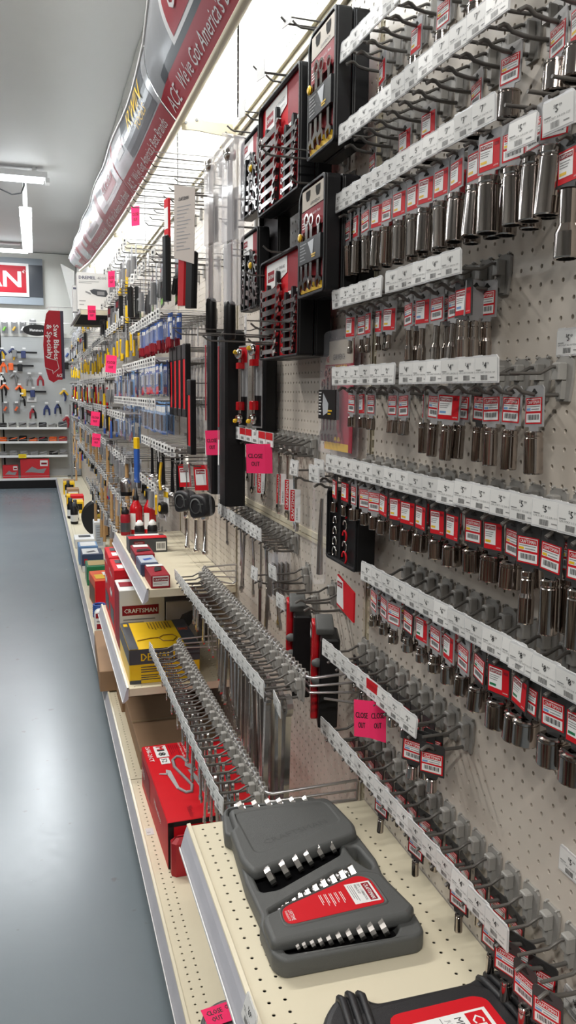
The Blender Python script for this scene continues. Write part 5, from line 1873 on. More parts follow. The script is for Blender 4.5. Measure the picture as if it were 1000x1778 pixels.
for i in range(6):
    m.tube([(.036 * math.cos(a * .42), .036 * math.sin(a * .42), .008 + i * .014) for a in range(16)], .007, BLUE, 6, cap=False)
ob('cord_loops', m, t)
t = thing('wrapped_tool_pack', (-.350, 4.72, .161), 'white and red round ended pack on the deck', 'pack')
m = MB()
v, f = plate(rounded([(-.05, 0), (.05, 0), (.05, .13), (-.05, .13)], .035), -.035, .035, .012)
m.add(v, f, WHITE, PX, sm=True)
ob('pack_body', m, t)
ob('printed_panel', MB().rect(-.04, .02, .03, .05, -.0365, DRED).rect(-.045, .085, .045, .115, -.0365, DRED).rect(-.04, .06, .03, .07, -.0365, GREYM), t)
t = thing('rubber_plug', (-.335, 4.47, .161), 'black rubber plug between the white pack and brown carton', 'plug')
ob('plug_body', MB().lathe([(.036, 0), (.042, .01), (.042, .045), (.034, .055), (.012, .058)], BLACK, 18), t)
ob('plug_rim', MB().lathe([(.044, .012), (.046, .018), (.044, .024)], GREYC, 18, cap=False), t)
# abrasive wheel pack
for i in range(4):
    t = thing('abrasive_wheel', (-.125, 7.86 + i * .055, .340), '%s of four big black abrasive wheels standing on the deck' % ['front', 'second', 'third', 'rearmost'][i], 'wheel', 'big black abrasive wheels', rot=(math.radians(4), 0, math.radians(-12)))
    m = MB()
    v, f = plate([(.178 * math.cos(a * PI / 18), .178 * math.sin(a * PI / 18)) for a in range(36)], -.012, .012, .003)
    m.add(v, f, mat('abrasive_black', (.014, .014, .015), .75, bump=.5, bscale=500), PX)
    ob('wheel_body', m, t)
    m = MB()
    v, f = plate([(.060 * math.cos(a * PI / 14), .060 * math.sin(a * PI / 14)) for a in range(28)], .0125, .0135, .0002, [[(.010 * math.cos(-a * PI / 6), .010 * math.sin(-a * PI / 6)) for a in range(12)]])
    m.add(v, f, mat('gold_foil_label', (.62, .42, .03), .4), PX)
    m.rect(-.058, -.002, .058, .002, -.0142, INK)
    m.rect(-.045, .020, .02, .024, -.0142, INK)
    m.rect(-.03, -.030, .04, -.026, -.0142, INK)
    ob('gold_label', m, t)

# ================================================================ sign on its rod, oval sign, aisle shelf with white tool boxes
t = thing('saw_blade_sign', (-.535, 7.5, 2.268), 'tall red curved hanging sign reading Saw Blades & Specialty', 'sign')
SRED = mat('sign_red', (.42, .008, .022), .5, spec=.3)
m = MB()
prof = [(-.022, 0), (.072, 0), (.078, -.60), (.040, -.60), (.0, -.625), (-.040, -.600), (-.070, -.48), (-.078, -.30), (-.066, -.14), (-.045, -.03)]
m.prism(prof[::-1], -.012, .004, SRED)
m.box((.073, -.012, -.59), (.100, .030, 0), mat('sign_navy_edge', (.03, .02, .05), .4))
ob('sign_panel', m, t)
m = MB()
MS = TR(.0, -.0135, 0) @ RY(90)
m.text('Saw Blades', .12, .012, 0, .045, WHITE, MS, w=.30, bold=True)
m.text('& Specialty', .12, -.045, 0, .045, WHITE, MS, w=.30, bold=True)
m.text('ACE', .0, 0, 0, .028, WHITE, TR(.028, -.0140, -.575), w=.05, bold=True)
m.tube([(-.050, -.0135, -.41), (.035, -.0135, -.43), (.050, -.0135, -.50), (.008, -.0135, -.535)], .003, WHITE, 4)
m.tube([(-.064, -.0135, -.50), (-.005, -.0135, -.52), (.0, -.0135, -.55)], .003, WHITE, 4)
ob('sign_lettering', m, t)
ob('hang_rod', MB().tube([(.52, 0, .035), (-.03, 0, .030), (-.045, 0, .018)], .004, ZINC, 6).tube([(-.01, 0, .03), (-.01, 0, 0)], .002, ZINC, 5).tube([(.06, 0, .03), (.06, 0, 0)], .002, ZINC, 5), t)
t = thing('oval_sign', (-.66, 9.5, 2.235), 'black oval hanging sign with small white lettering reading Hammers', 'sign')
m = MB()
m.prism([(.145 * math.cos(a * PI / 12), .062 * math.sin(a * PI / 12)) for a in range(24)], -.006, .006, BLACK)
ob('sign_panel', m, t)
ob('sign_lettering', MB().text('Hammers', 0, -.014, -.0075, .030, WHITE, w=.14, align='C'), t)
ob('hang_rod', MB().tube([(.64, 0, .085), (-.12, 0, .085), (-.13, 0, .06)], .004, ZINC, 6).tube([(-.06, 0, .085), (-.06, 0, .05)], .002, ZINC, 5).tube([(.08, 0, .085), (.08, 0, .05)], .002, ZINC, 5), t)
hs = shelf('wall_shelf', POST0 + 3 * BAYW + .15, POST0 + 4 * BAYW - .05, -.40, 2.085, .03, 'high cream shelf carrying the white rotary tool boxes', 'shelf', rail_drop=.03)  # cream steel; the dark sheet underneath stands in for shade
GP = mat('slate_print', (.12, .13, .20), .4)
carton('large white rotary tool box reading DREMEL on the high shelf', 'box', -.415, -.205, 5.44, 5.54, 2.0925, 2.325, WHITE, [
    ('N', 't', 'DREMEL', .06, .82, .085, .50, GP, 1), ('N', 't', '4000', .62, .82, .085, .26, GREYM), *lines('N', .06, .75, 2, .60, .04, .012, GREYM),
    ('N', 'p', [(.25, .50), (.40, .46), (.42, .40), (.25, .46)], GREYM), ('N', 'p', [(.38, .52), (.50, .56), (.88, .54), (.92, .44), (.86, .36), (.60, .38), (.44, .44)], DKGREY),
    ('N', 'r', .60, .40, .82, .50, GREYM, 6), ('N', 'r', .06, .22, .25, .24, GREYM, 1), ('N', 'r', .06, .12, .2, .14, GREYM, 1)])
carton('second white tool box peeping out at left behind the DREMEL box', 'box', -.435, -.26, 5.60, 5.70, 2.0925, 2.26, WHITE, [('N', 'r', .02, .85, .2, .92, GP, 1)])
slip((-.305, 5.378, 2.112), .050, .090, 'pink closeout slip on the end of the high shelf', fold=1.0, ang=1.5)


# ================================================================ crowded pegboard of the far bays
PKM = {}


def pack_mesh(style):
    """carded pack, hole at the origin, front view, hanging down"""
    if style in PKM:
        return PKM[style]
    m = MB()
    def card(w, h, mt, cut=True):
        m.prism([(-w / 2, -h), (w / 2, -h), (w / 2, .006), (w / 2 - .005, .012), (-w / 2 + .005, .012), (-w / 2, .006)], -.0008, .0008, mt)
    def shell(w, z0, z1, d=.018):
        v, f = plate(rounded([(-w / 2, z0), (w / 2, z0), (w / 2, z1), (-w / 2, z1)], .006, 2), 0, d, .003, bres=1)
        m.add(v, f, CLEAR, PX, sm=True)
    if style == 'blades':        # blue card, white stripes, red foot
        card(.075, .130, BLUE)
        m.rect(-.036, -.128, .036, -.095, -.0015, RED)
        for i in range(3):
            m.prism([(-.025 + i * .018, -.085), (-.017 + i * .018, -.085), (-.007 + i * .018, -.035), (-.015 + i * .018, -.035)], -.004, -.002, WHITE)
        m.rect(-.034, -.022, .034, -.006, -.0015, WHITE)
        shell(.066, -.122, -.025)
    elif style == 'bits':        # pale blue card with steel bits
        card(.060, .120, LBLUE)
        m.rect(-.028, -.030, .028, -.006, -.0015, WHITE)
        for i in range(3):
            m.tube([(-.016 + i * .016, -.007, -.105), (-.016 + i * .016, -.007, -.040)], .0035, STEEL, 6)
        m.rect(-.028, -.118, .028, -.108, -.0015, BLUE)
        shell(.052, -.112, -.032)
    elif style == 'redtip':      # blue card with red tips hanging out
        card(.055, .085, BLUE)
        for i in range(3):
            m.prism([(-.022 + i * .014, -.080), (-.010 + i * .014, -.080), (-.006 + i * .014, -.115), (-.014 + i * .014, -.122)], -.010, -.004, DRED)
        m.rect(-.024, -.020, .024, -.004, -.0015, WHITE)
        shell(.050, -.080, -.020)
    elif style == 'yellow':      # narrow yellow driver
        card(.035, .180, GREYL)
        m.tube([(0, -.012, -.165), (0, -.012, -.080)], [.010, .008], YEL, 8)
        m.tube([(0, -.012, -.080), (0, -.012, -.025)], .003, STEEL, 6)
        m.rect(-.015, -.020, .015, -.004, -.0015, BLACK)
    elif style == 'reddriver':
        card(.040, .200, WHITE)
        m.tube([(-.008, -.012, -.185), (-.008, -.012, -.130)], [.011, .009], BLACK, 8)
        m.tube([(-.008, -.012, -.130), (-.008, -.012, -.040)], .007, REDP, 8)
        m.tube([(.012, -.012, -.180), (.012, -.012, -.100)], .006, REDP, 8)
    elif style == 'blackbox':    # black hinged case card
        m.cbox((-.045, -.022, -.150), (.045, .0, -.004), BLACK, .004)
        m.rect(-.035, -.050, .020, -.020, -.0225, DRED)
        for i in range(2):
            m.prism([(-.020 + i * .028, -.135), (-.014 + i * .028, -.135), (-.015 + i * .028, -.075), (-.017 + i * .028, -.070)], -.026, -.0225, WHITE)
    elif style == 'clear':
        card(.080, .150, mat('pale_card', (.50, .52, .56), .5))
        m.rect(-.036, -.040, .036, -.008, -.0015, GREYM)
        m.tube([(-.01, -.012, -.135), (.005, -.012, -.055)], [.016, .010], GREYL, 8)
        shell(.072, -.142, -.030, .026)
    elif style == 'knife':
        card(.050, .150, WHITE)
        m.prism([(-.012, -.140), (.006, -.140), (.014, -.060), (.000, -.050)], -.014, -.004, YEL)
        m.prism([(-.012, -.140), (.004, -.140), (.000, -.110), (-.010, -.110)], -.0145, -.004, BLACK)
        m.rect(-.022, -.030, .022, -.006, -.0015, RED)
    elif style == 'brush':       # black handled brush with steel head
        m.tube([(0, -.008, -.170), (0, -.008, -.060), (0, -.008, -.020)], [.009, .006, .008], BLACK, 8)
        m.lathe([(.018, 0), (.018, .012), (.008, .02)], STEEL, 10, M=TR(0, -.008, -.185))
        card(.030, .045, WHITE)
    elif style == 'wood':        # wooden handled tool
        m.tube([(0, -.012, -.300), (0, -.012, -.200), (0, -.012, -.030)], [.014, .012, .009], WOOD, 8)
        m.cbox((-.035, -.026, -.030), (.035, .0, .004), GREYL, .004)
    elif style == 'tape':
        card(.055, .110, WHITE)
        m.rect(-.026, -.030, .026, -.006, -.0015, YEL)
        v, f = plate(rounded([(-.025, -.100), (.025, -.100), (.025, -.050), (-.025, -.050)], .016, 3), .002, .030, .004)
        m.add(v, f, BLACK, PX, sm=True)
        m.lathe([(.014, 0), (.014, .002)], YEL, 12, M=TR(0, -.0305, -.075) @ PX)
    elif style == 'square':      # steel combination square
        m.prism([(-.006, -.150), (.006, -.150), (.006, .010), (-.006, .010)], -.003, 0, STEEL)
        m.prism([(-.010, -.050), (.050, -.050), (.050, -.030), (.010, -.005), (-.010, -.005)], -.014, .004, CHROME)
    elif style == 'plier':
        card(.050, .050, WHITE)
        m.tube([(-.020, -.008, -.180), (-.018, -.008, -.110), (.004, -.008, -.060)], [.009, .008, .005], REDP, 8)
        m.tube([(.020, -.008, -.180), (.018, -.008, -.110), (-.004, -.008, -.060)], [.009, .008, .005], BLUE, 8)
        m.lathe([(.010, 0), (.010, .012)], STEEL, 10, M=TR(0, -.002, -.058) @ PX)
        m.prism([(-.010, -.055), (.010, -.055), (.006, -.015), (-.006, -.015)], -.014, -.004, STEEL)
    elif style == 'blackbag':
        card(.10, .16, BLACK)
        m.rect(-.045, -.050, .045, -.010, -.0015, DKGREY)
        m.rect(-.045, -.150, .02, -.130, -.0015, LGREEN)
        m.rect(-.040, -.030, -.005, -.018, -.0020, DRED)
        m.tube([(-.03, -.010, -.12), (.03, -.010, -.07)], .008, GREYC, 6)
    PKM[style] = m.mesh('carded_tool')
    return PKM[style]


WORD = {'blades': 'blue and red carded blade pack', 'bits': 'pale blue carded bit pack', 'redtip': 'blue pack with red tips', 'yellow': 'narrow carded yellow handled tool', 'reddriver': 'carded red screwdriver pack',
        'blackbox': 'black hinged bit case', 'clear': 'clear pack on pale card', 'knife': 'carded yellow utility knife', 'brush': 'black brush with steel head', 'wood': 'wooden handled tool',
        'tape': 'carded black and yellow tape measure', 'square': 'steel combination square', 'plier': 'red and blue handled pliers', 'blackbag': 'black pack with green stripe'}
CATW = {'tape': 'tape measure', 'brush': 'brush', 'wood': 'hammer', 'plier': 'pliers', 'square': 'square', 'knife': 'knife'}
SLIM = {}


def slim_hook(L):
    if L not in SLIM:
        a = MB()
        a.tube([(0, .0, 0), (0, -L + .012, 0), (0, -L, .010)], .0023, WIRE, 4)
        a.tube([(0, .0, .022), (0, -.04, .020), (0, -L - .006, .018)], .0017, ZINC, 4)
        a.box((-.012, -.010, -.014), (.012, -.001, .032), HOOKG)
        c = MB()
        c.box((-.012, -.0012, -.022), (.012, .0012, .018), LABEL)
        c.rect(-.005, .000, .005, .010, -.0018, INK)
        c.rect(-.008, -.016, .008, -.006, -.0018, GREYM)
        SLIM[L] = (a.mesh('peg_hook'), c.mesh('price_tag'))
    return SLIM[L]


def pack_row(where, y0, n, sp, z, L, styles, per=(1, 2), tags=True, rnd=None, fill=.85, hook=True, only=None, mass=0):
    rnd = rnd or R
    a, c = slim_hook(L)
    def put(acc, me, M):
        vs = [M @ v.co for v in me.vertices]
        k = len(acc.v)
        acc.v.extend(tuple(v) for v in vs)
        ids = [acc.mi(q) for q in me.materials]
        for p in me.polygons:
            acc.f.append(tuple(k + q for q in p.vertices))
            acc.m.append(ids[p.material_index])
            acc.smooth.append(p.use_smooth)
    for i in range(n):
        y = y0 + sp * i
        if mass:
            HM = TR(0, y, z) @ Matrix.Rotation(WALLROT, 4, 'Z')
            put(MASS_HOOKS, a, HM)
            if tags:
                put(MASS_HOOKS, c, HM @ TR(0, -L - .010, .006) @ Matrix.Rotation(rnd.uniform(.1, .6), 4, 'Z'))
        elif hook:
            h = ob('peg_hook', a, None, (0, y, z), (0, 0, WALLROT), label='%s long hook from near end, %s' % (ordinal(i + 1), where), cat='hook', group='hooks, ' + where)
            if tags:
                ob('price_tag', c, h, (0, -L - .010, .006), (rnd.uniform(-.1, .1), 0, rnd.uniform(.1, .6)))
        if rnd.random() > fill:
            continue
        st = styles[i % len(styles)] if only is None else only(i)
        k = rnd.randint(*per)
        for j in range(k):
            x = -L + .035 + j * .034 + rnd.uniform(0, .01)
            if x > -.03:
                break
            ry, rz, sc = rnd.uniform(-.05, .05), WALLROT + rnd.uniform(-.22, .22), rnd.uniform(.95, 1.05)
            if mass > 1:
                put(MASS_PACKS, pack_mesh(st), TR(x, y, z - .004) @ Matrix.Rotation(rz, 4, 'Z') @ Matrix.Rotation(ry, 4, 'Y') @ Matrix.Scale(sc, 4))
                continue
            ob('carded_tool', pack_mesh(st), None, (x, y, z - .004), (0, ry, rz), scale=sc,
               label='%s, %s on %s hook, %s' % (WORD[st], ['front', 'second', 'third', 'fourth'][j], ordinal(i + 1), where), cat=CATW.get(st, 'pack'), group='packs, ' + where)


R2 = random.Random(23)
MASS_HOOKS, MASS_PACKS = MB(), MB()
B3 = POST0 + BAYW          # 2.797: third bay begins
# ---- third bay
pack_row('top row over the upper shelf', 2.96, 9, .115, 2.385, .26, ['clear'], tags=False, rnd=R2, fill=0)
pack_row('second row of bare wires', 2.92, 7, .13, 2.300, .20, ['clear', 'blackbag', 'clear'], per=(1, 2), rnd=R2, fill=.55, tags=False)
pack_row('row of black cards', 2.98, 7, .13, 2.055, .26, ['blackbag', 'blackbag', 'clear'], per=(1, 2), rnd=R2)
pack_row('row of red tipped packs', 3.15, 14, .075, 1.865, .22, ['redtip'], per=(2, 2), rnd=R2, fill=.95)
pack_row('upper row of blue packs', 3.28, 16, .078, 1.690, .22, ['blades', 'blades', 'bits'], per=(1, 2), rnd=R2, fill=.95)
pack_row('lower row of blue packs', 3.30, 22, .080, 1.520, .22, ['bits'], per=(2, 2), rnd=R2, fill=.95)
pack_row('row of black brushes', 2.96, 12, .080, 1.345, .20, ['square', 'brush', 'brush', 'brush', 'brush'], per=(1, 2), rnd=R2)
pack_row('low row behind the red bottles', 3.42, 10, .085, 1.155, .20, ['tape', 'clear', 'tape', 'knife'], per=(1, 1), rnd=R2)
# ---- bays four to eleven
rows = [
    (2.300, ['clear', 'yellow', 'clear'], .24), (2.110, ['clear', 'blackbox', 'yellow'], .26), (1.900, ['yellow', 'knife', 'yellow', 'clear'], .26),
    (1.660, ['reddriver', 'yellow', 'brush', 'clear'], .26), (1.440, ['blackbox', 'clear', 'plier', 'knife'], .26), (1.240, ['clear', 'blackbag', 'wood', 'clear'], .26), (1.000, ['wood', 'clear', 'plier', 'tape'], .26), (.760, ['clear', 'wood', 'tape', 'brush'], .26)]
BN = ['fourth bay', 'fifth bay', 'sixth bay', 'seventh bay', 'eighth bay', 'ninth bay', 'tenth bay']
for b in range(6):
    y0 = B3 + BAYW * (b + 1)
    for r, (z, st, L) in enumerate(rows):
        if b == 0 and 3 <= r <= 4:
            st = ['bits', 'blades']
        if b in (2, 3) and r == 6:
            st = ['clear', 'tape', 'knife']
        if (b == 4 and r == 7) or (b == 3 and r == 7):
            continue
        if b == 2 and r == 1:
            continue
        n = [8, 8, 7, 6, 5, 5][b]
        if y0 > 5 and y0 < 6.7 and r in (0, 1) and b == 1:
            n = 2
        pack_row('%s row of %s' % (['top', 'second', 'third', 'fourth', 'fifth', 'sixth', 'seventh', 'lowest'][r], BN[b]), y0 + .08, n, (BAYW - .12) / n, z + R2.uniform(-.02, .02), L,
                 st[R2.randint(0, 2):] + st[:2], per=(1, 2) if b < 3 else (1, 1), rnd=R2, fill=.9, tags=b < 4, mass=0 if b == 0 else 1 if b == 1 else 2)

ob('peg_hooks', MASS_HOOKS, kind='stuff', label='crowded wire hooks with small white tags in the far bays', cat='hooks')
ob('carded_tools', MASS_PACKS, kind='stuff', label='crowded small carded tools hanging in the far bays', cat='packs')

# pink slips in the far bays
for u, v, X_, w, h, lab in ((203, 632, -.30, .062, .085, 'beside the blue blade packs'), (174, 730, -.32, .065, .085, 'left of the row of white tags'), (175, 768, -.32, .060, .080, 'lowest of the far ones')):
    slip((X_,) + on_x(u, v - 14, X_)[1:], w, h, 'pink closeout slip ' + lab, fold=1.0, ang=.9, tilt=.1)

# ---- file sets with red strips
for i in range(5):
    y = 3.235 - i * .098
    z1 = 1.745 + (-.13 if i == 4 else 0)
    t = thing('file_set', (-.150, y, z1), '%s of five tall black file frames with a red strip' % ['farthest', 'second', 'middle', 'fourth', 'nearest and lowest'][i], 'tool set', 'file sets with red strips', rot=(0, 0, WALLROT))
    m = MB()
    v, f = plate(rounded([(-.040, -.265), (.040, -.265), (.040, 0), (-.040, 0)], .006), 0, .020, .003, [rounded([(-.026, -.235), (-.026, -.055), (.026, -.055), (.026, -.235)], .004)])
    m.add(v, f, BLACK, PX)
    m.rect(-.034, -.25, .034, -.01, -.001, BLACK)
    ob('black_frame', m, t)
    long_hook(y, z1 - .012, .17, '%s hook behind the black file frames' % ordinal(i + 1), 'hooks of the file sets', lab_up=False)
    m = MB()
    m.box((-.022, -.018, -.255), (.018, -.004, -.055), RED)
    m.box((-.022, -.018, -.055), (.018, -.004, -.025), WHITE)
    m.rect(-.009, -.050, .003, -.036, -.0185, DRED)
    ob('red_strip', m, t)
for i in range(4):
    y, z = on_x((298, 345, 345, 258)[i], (574, 584, 584, 450)[i], -.29)[1:]
    if i == 2:
        continue
    long_hook(y, z - .01, .28, 'long tagged hook above the file sets, number %s from the far side' % ordinal(i + 1), 'tagged hooks above the file sets', tag=True)

# ---- tall clear packs with black grips
for i, (u, X_) in enumerate(((366, -.165), (399, -.165))):
    y, z = on_x(u, 262 - i * 22, X_)[1:]
    t = thing('torque_wrench_pack', (X_, y, z), '%s of two tall clear packs with a black grip below' % ['left', 'right'][i], 'pack', 'tall clear packs', rot=(0, 0, WALLROT + .25), scale=.80)
    m = MB()
    v, f = plate(rounded([(-.045, -.34), (.045, -.34), (.045, 0), (-.045, .03)], .010), -.035, .010, .006)
    m.add(v, f, CLEAR2, PX, sm=True)
    v, f = plate(rounded([(-.034, -.55), (.034, -.55), (.034, -.34), (-.034, -.34)], .010), -.030, .010, .008)
    m.add(v, f, CLEAR2, PX, sm=True)
    ob('clear_shell', m, t)
    ob('printed_card', MB().box((-.020, .012, -.33), (.036, .014, -.16), WHITE).rect(-.018, -.32, .0, -.18, .0115, DRED).rect(.010, -.30, .030, -.20, .0115, GREYM), t)
    ob('steel_bar', MB().tube([(0, 0, -.54), (0, 0, -.06)], .010, CHROME, 10).lathe([(.018, 0), (.022, .01), (.022, .03), (.012, .04)], CHROME, 12, M=TR(0, 0, -.07)), t)
    ob('black_grip', MB().lathe([(.020, 0), (.022, .006), (.021, .11), (.019, .125), (.012, .13)], BLACK, 14, M=TR(0, 0, -.665)), t)
# ---- tall black cases edge on
for i, (u0, lab) in enumerate(((373, 'far'), (397, 'near'))):
    X_ = -.115
    y, z = on_x(u0, 572, X_)[1:]
    t = thing('long_tool_case', (X_, y, z), '%s of two tall black cases behind the pink slip' % lab, 'tool case', 'tall black cases', rot=(0, 0, WALLROT))
    ob('case_body', MB().cbox((-.043, -.020, -.545), (.043, .045, -.004), BLACK, .008), t)
    m = MB()
    v, f = plate(rounded([(-.046, -.53), (-.016, -.53), (-.016, -.02), (-.046, -.02)], .006), .014, .026, .004)
    m.add(v, f, CLEAR, PX, sm=True)
    ob('clear_sleeve', m, t)
    ob('printed_card', MB().rect(-.035, -.30, -.015, -.05, -.0265, DRED).rect(-.035, -.42, -.018, -.34, -.0265, WHITE), t)
# ---- narrow ratchet packs with yellow knobs under the small trays
for i, (u, v0) in enumerate(((417, 600), (441, 592))):
    y, z = on_x(u, v0, -.105)[1:]
    t = thing('ratchet_pack', (-.105, y, z), '%s of two red clipped ratchet packs with yellow knobs' % ['left', 'right'][i], 'pack', 'ratchet packs', rot=(0, 0, WALLROT + .2))
    ob('back_card', MB().box((-.030, .010, -.24), (.030, .012, 0), CARDG).rect(-.028, -.235, .028, -.15, .0095, BLACK).rect(-.028, -.05, .028, -.005, .0095, RED), t)
    ob('ratchet_bar', MB().tube([(0, 0, -.20), (0, 0, -.035)], .006, STEEL, 8).lathe([(.014, 0), (.016, .006), (.016, .014), (.010, .018)], CHROME, 12, M=TR(0, .004, -.025) @ PX).lathe([(.014, 0), (.016, .006), (.010, .016)], CHROME, 12, M=TR(0, .004, -.215) @ PX), t)
    ob('red_clip', MB().cbox((-.010, -.010, -.068), (.010, .012, -.050), REDP, .002).cbox((-.010, -.010, -.190), (.010, .012, -.165), REDP, .002), t)
    ob('yellow_knob', MB().lathe([(.0065, 0), (.0065, .005), (.004, .008)], YEL, 12, M=TR(0, -.014, -.020) @ PX).lathe([(.0065, 0), (.0065, .005), (.004, .008)], YEL, 12, M=TR(0, -.014, -.222) @ PX), t)
ct = thing('chain_pack', (-.05, on_x(452, 640, -.05)[1], on_x(452, 600, -.05)[2]), 'black pack with chrome tool heads right of the ratchet packs', 'pack', rot=(0, 0, WALLROT))
ob('black_tray', MB().cbox((-.05, 0, -.25), (.045, .04, -.02), BLACK, .006), ct)
for j in range(5):
    ob('tool_head', MB().tube([(-.02, -.006, 0), (.0, -.010, .008), (.025, -.008, .004)], [.008, .010, .006], CHROME, 8), ct, (0, 0, -.06 - j * .04))
# ---- big pale card and red black packs above the file sets
y, z = on_x(322, 330, -.24)[1:]
long_hook(y, z - .012, .23, 'hook of the large pale hang card', 'hooks over the pale card', lab_up=False)
t = thing('carded_hand_tool', (-.24, y, z), 'large pale hang card with printed lines over a red and black tool pack', 'pack', rot=(0, .06, WALLROT + .35), scale=.80)
m = MB()
m.prism([(-.075, -.24), (.075, -.27), (.070, .0), (-.085, .03)], -.001, .001, mat('beige_card_back', (.52, .46, .42), .5))
m.text('CRAFTSMAN', -.05, -.035, -.0018, .013, INK, w=.075, bold=True)
for i in range(13):
    m.rect(-.058, -.058 - i * .013, .045 - (i * 5 % 4) * .015, -.055 - i * .013, -.0016, GREYM)
ob('hang_card', m, t)
ob('red_pack', MB().cbox((-.055, .004, -.42), (.0, .03, -.20), REDP, .006).cbox((.004, .004, -.43), (.060, .03, -.22), BLACK, .006), t)
y, z = on_x(290, 345, -.24)[1:]
long_hook(y, z - .012, .23, 'hook of the red topped pack', 'hooks over the pale card', lab_up=False)
t = thing('utility_knife_pack', (-.24, y, z), 'red topped pack with a clear black sleeve left of the pale card', 'pack', rot=(0, 0, WALLROT + .2))
ob('red_header', MB().cbox((-.022, -.004, -.13), (.022, .004, .0), RED, .002).rect(-.018, -.10, .018, -.03, -.0045, WHITE), t)
ob('black_tool', MB().cbox((-.018, -.014, -.34), (.022, .006, -.12), BLACK, .005), t)
ob('clear_sleeve', MB().cbox((-.045, -.02, -.36), (-.018, .004, -.12), CLEAR, .004), t)

# ---- two big tape measures and three steel bars beside the upper shelf
for i, (u, v0) in enumerate(((318, 810), (346, 812))):
    y, z = on_x(u, v0, -.165)[1:]
    t = thing('tape_measure_pack', (-.165, y, z), '%s of two clear packed black tape measures over the upper shelf' % ['left', 'right'][i], 'tape measure', 'big tape measures', rot=(0, -.1, WALLROT + .55))
    ob('printed_card', MB().box((-.034, .004, -.078), (.034, .0055, .008), RED).rect(-.026, -.060, .026, -.006, .0035, WHITE).rect(-.022, -.022, .022, -.008, .003, DRED).text('CRAFTSMAN', -.020, -.019, .0025, .007, WHITE, w=.040, bold=True), t)
    m = MB()
    v, f = plate(rounded([(-.043, -.175), (.043, -.165), (.045, -.105), (.010, -.088), (-.043, -.092)], .026, 5), -.025, .025, .009, bres=2)
    m.add(v, f, BLACKM, PX, sm=True)
    ob('tape_body', m, t)
    ob('grip_ring', MB().lathe([(.022, 0), (.027, 0), (.027, .003), (.022, .003)], GREYC, 18, M=TR(-.004, -.0245, -.130) @ PX, cap=False).text('T', .008, -.150, -.0265, .030, GREYC, bold=True), t)
    m = MB()
    m.tube([(-.046, -.006, -.10), (-.046, -.006, -.01), (-.030, -.006, .020), (.030, -.006, .020), (.048, -.006, -.01), (.050, -.006, -.165)], .004, CLEAR, 6)
    ob('clear_shell', m, t)
    peg = long_hook(y, z + .004, .20, '%s hook over the two big tape measures' % ['left', 'right'][i], 'hooks of the big tape measures')
for i, (u, v0) in enumerate(((325, 885), (341, 887), (356, 887))):
    y, z = on_x(u, v0, -.105)[1:]
    t = thing('socket_extension_bar', (-.105, y, z), '%s of three chrome extension bars hanging over the upper shelf' % ['left', 'middle', 'right'][i], 'extension bar', 'chrome extension bars')
    ob('drive_end', MB().lathe([(.013, 0), (.015, -.002), (.015, -.030), (.011, -.034)][::-1], CHROME, 14), t)
    ob('bar_shaft', MB().lathe([(.0085, -.165), (.011, -.163), (.012, -.150), (.0085, -.148), (.0085, -.034)], CHROME, 12), t)
    ob('hang_pin', MB().tube([(0, 0, -.002), (0, 0, .012), (.004, 0, .018)], .003, BLACK, 6), t)
    long_hook(y, z + .016, .13, '%s hook of the three chrome extension bars' % ['left', 'middle', 'right'][i], 'hooks of the extension bars', lab_up=False)
y, z = on_x(276, 795, -.27)[1:]
t = long_hook(y, z, .26, 'long tagged hook with a yellow strip curling down', 'hook with yellow strip', tag=True)
ob('yellow_strip', MB().tube([(.0, -.262, -.016), (.004, -.266, -.045), (.012, -.270, -.085), (.022, -.268, -.115)], .005, YEL, 4), t)
# round tin tool and long blue level among the far packs
t = thing('wire_cup_brush', on_x(219, 838, -.27), 'dark grey cup shaped brush hanging among the far packs', 'brush')
ob('cup_body', MB().lathe([(.030, -.045), (.030, 0), (.022, .018), (.008, .024)], STEEL, 16), t)
ob('bristle_ring', MB().lathe([(.028, -.065), (.030, -.045)], BLACK, 16), t)
t = thing('spirit_level', on_x(237, 765, -.22), 'blue and yellow stick level hanging upright among the far packs', 'level', rot=(0, 0, WALLROT + .4), scale=.8)
ob('level_body', MB().cbox((-.022, -.010, -.26), (.022, .010, 0), BLUE, .003), t)
ob('yellow_end', MB().cbox((-.0225, -.0105, -.05), (.0225, .0105, .02), YEL, .003), t)

# ================================================================ deck goods far away
DG = random.Random(5)
i = 0
for y, kd in ((8.75, 'b'), (9.0, 'b'), (9.15, 'b'), (9.6, 'y'), (9.9, 'r'), (10.2, 'y'), (10.6, 'w'), (11.0, 'b'), (11.4, 'y'), (11.9, 'w')):
    i += 1
    x = -.37 + .02 * (i % 3)
    if kd == 'b':
        t = thing('oil_bottle', (x + .012, y, .161), '%s black bottle with white label at the far deck edge' % ['', 'nearest', 'second', 'third', '', '', '', '', 'fourth'][i if i < 9 else 8], 'bottle', 'black bottles on the far deck')
        ob('bottle_body', MB().lathe([(.036, 0), (.040, .01), (.040, .15), (.018, .19)], BLACK, 14), t)
        ob('bottle_cap', MB().lathe([(.020, .19), (.020, .225), (.012, .23)], DKGREY, 12), t)
        ob('wrap_label', MB().lathe([(.0405, .03), (.0405, .10)], WHITE, 14, cap=False), t)
    else:
        carton('%s carton, %s along the far deck' % ({'y': 'yellow', 'r': 'red', 'w': 'brown'}[kd], ordinal(i)), 'box', x, x + .15, y - .1, y + .1, .161, .30 + .03 * (i % 2), {'y': YEL, 'r': RED, 'w': KRAFT}[kd], [('N', 'r', .1, .3, .9, .8, WHITE if kd != 'y' else BLACK, 1)])
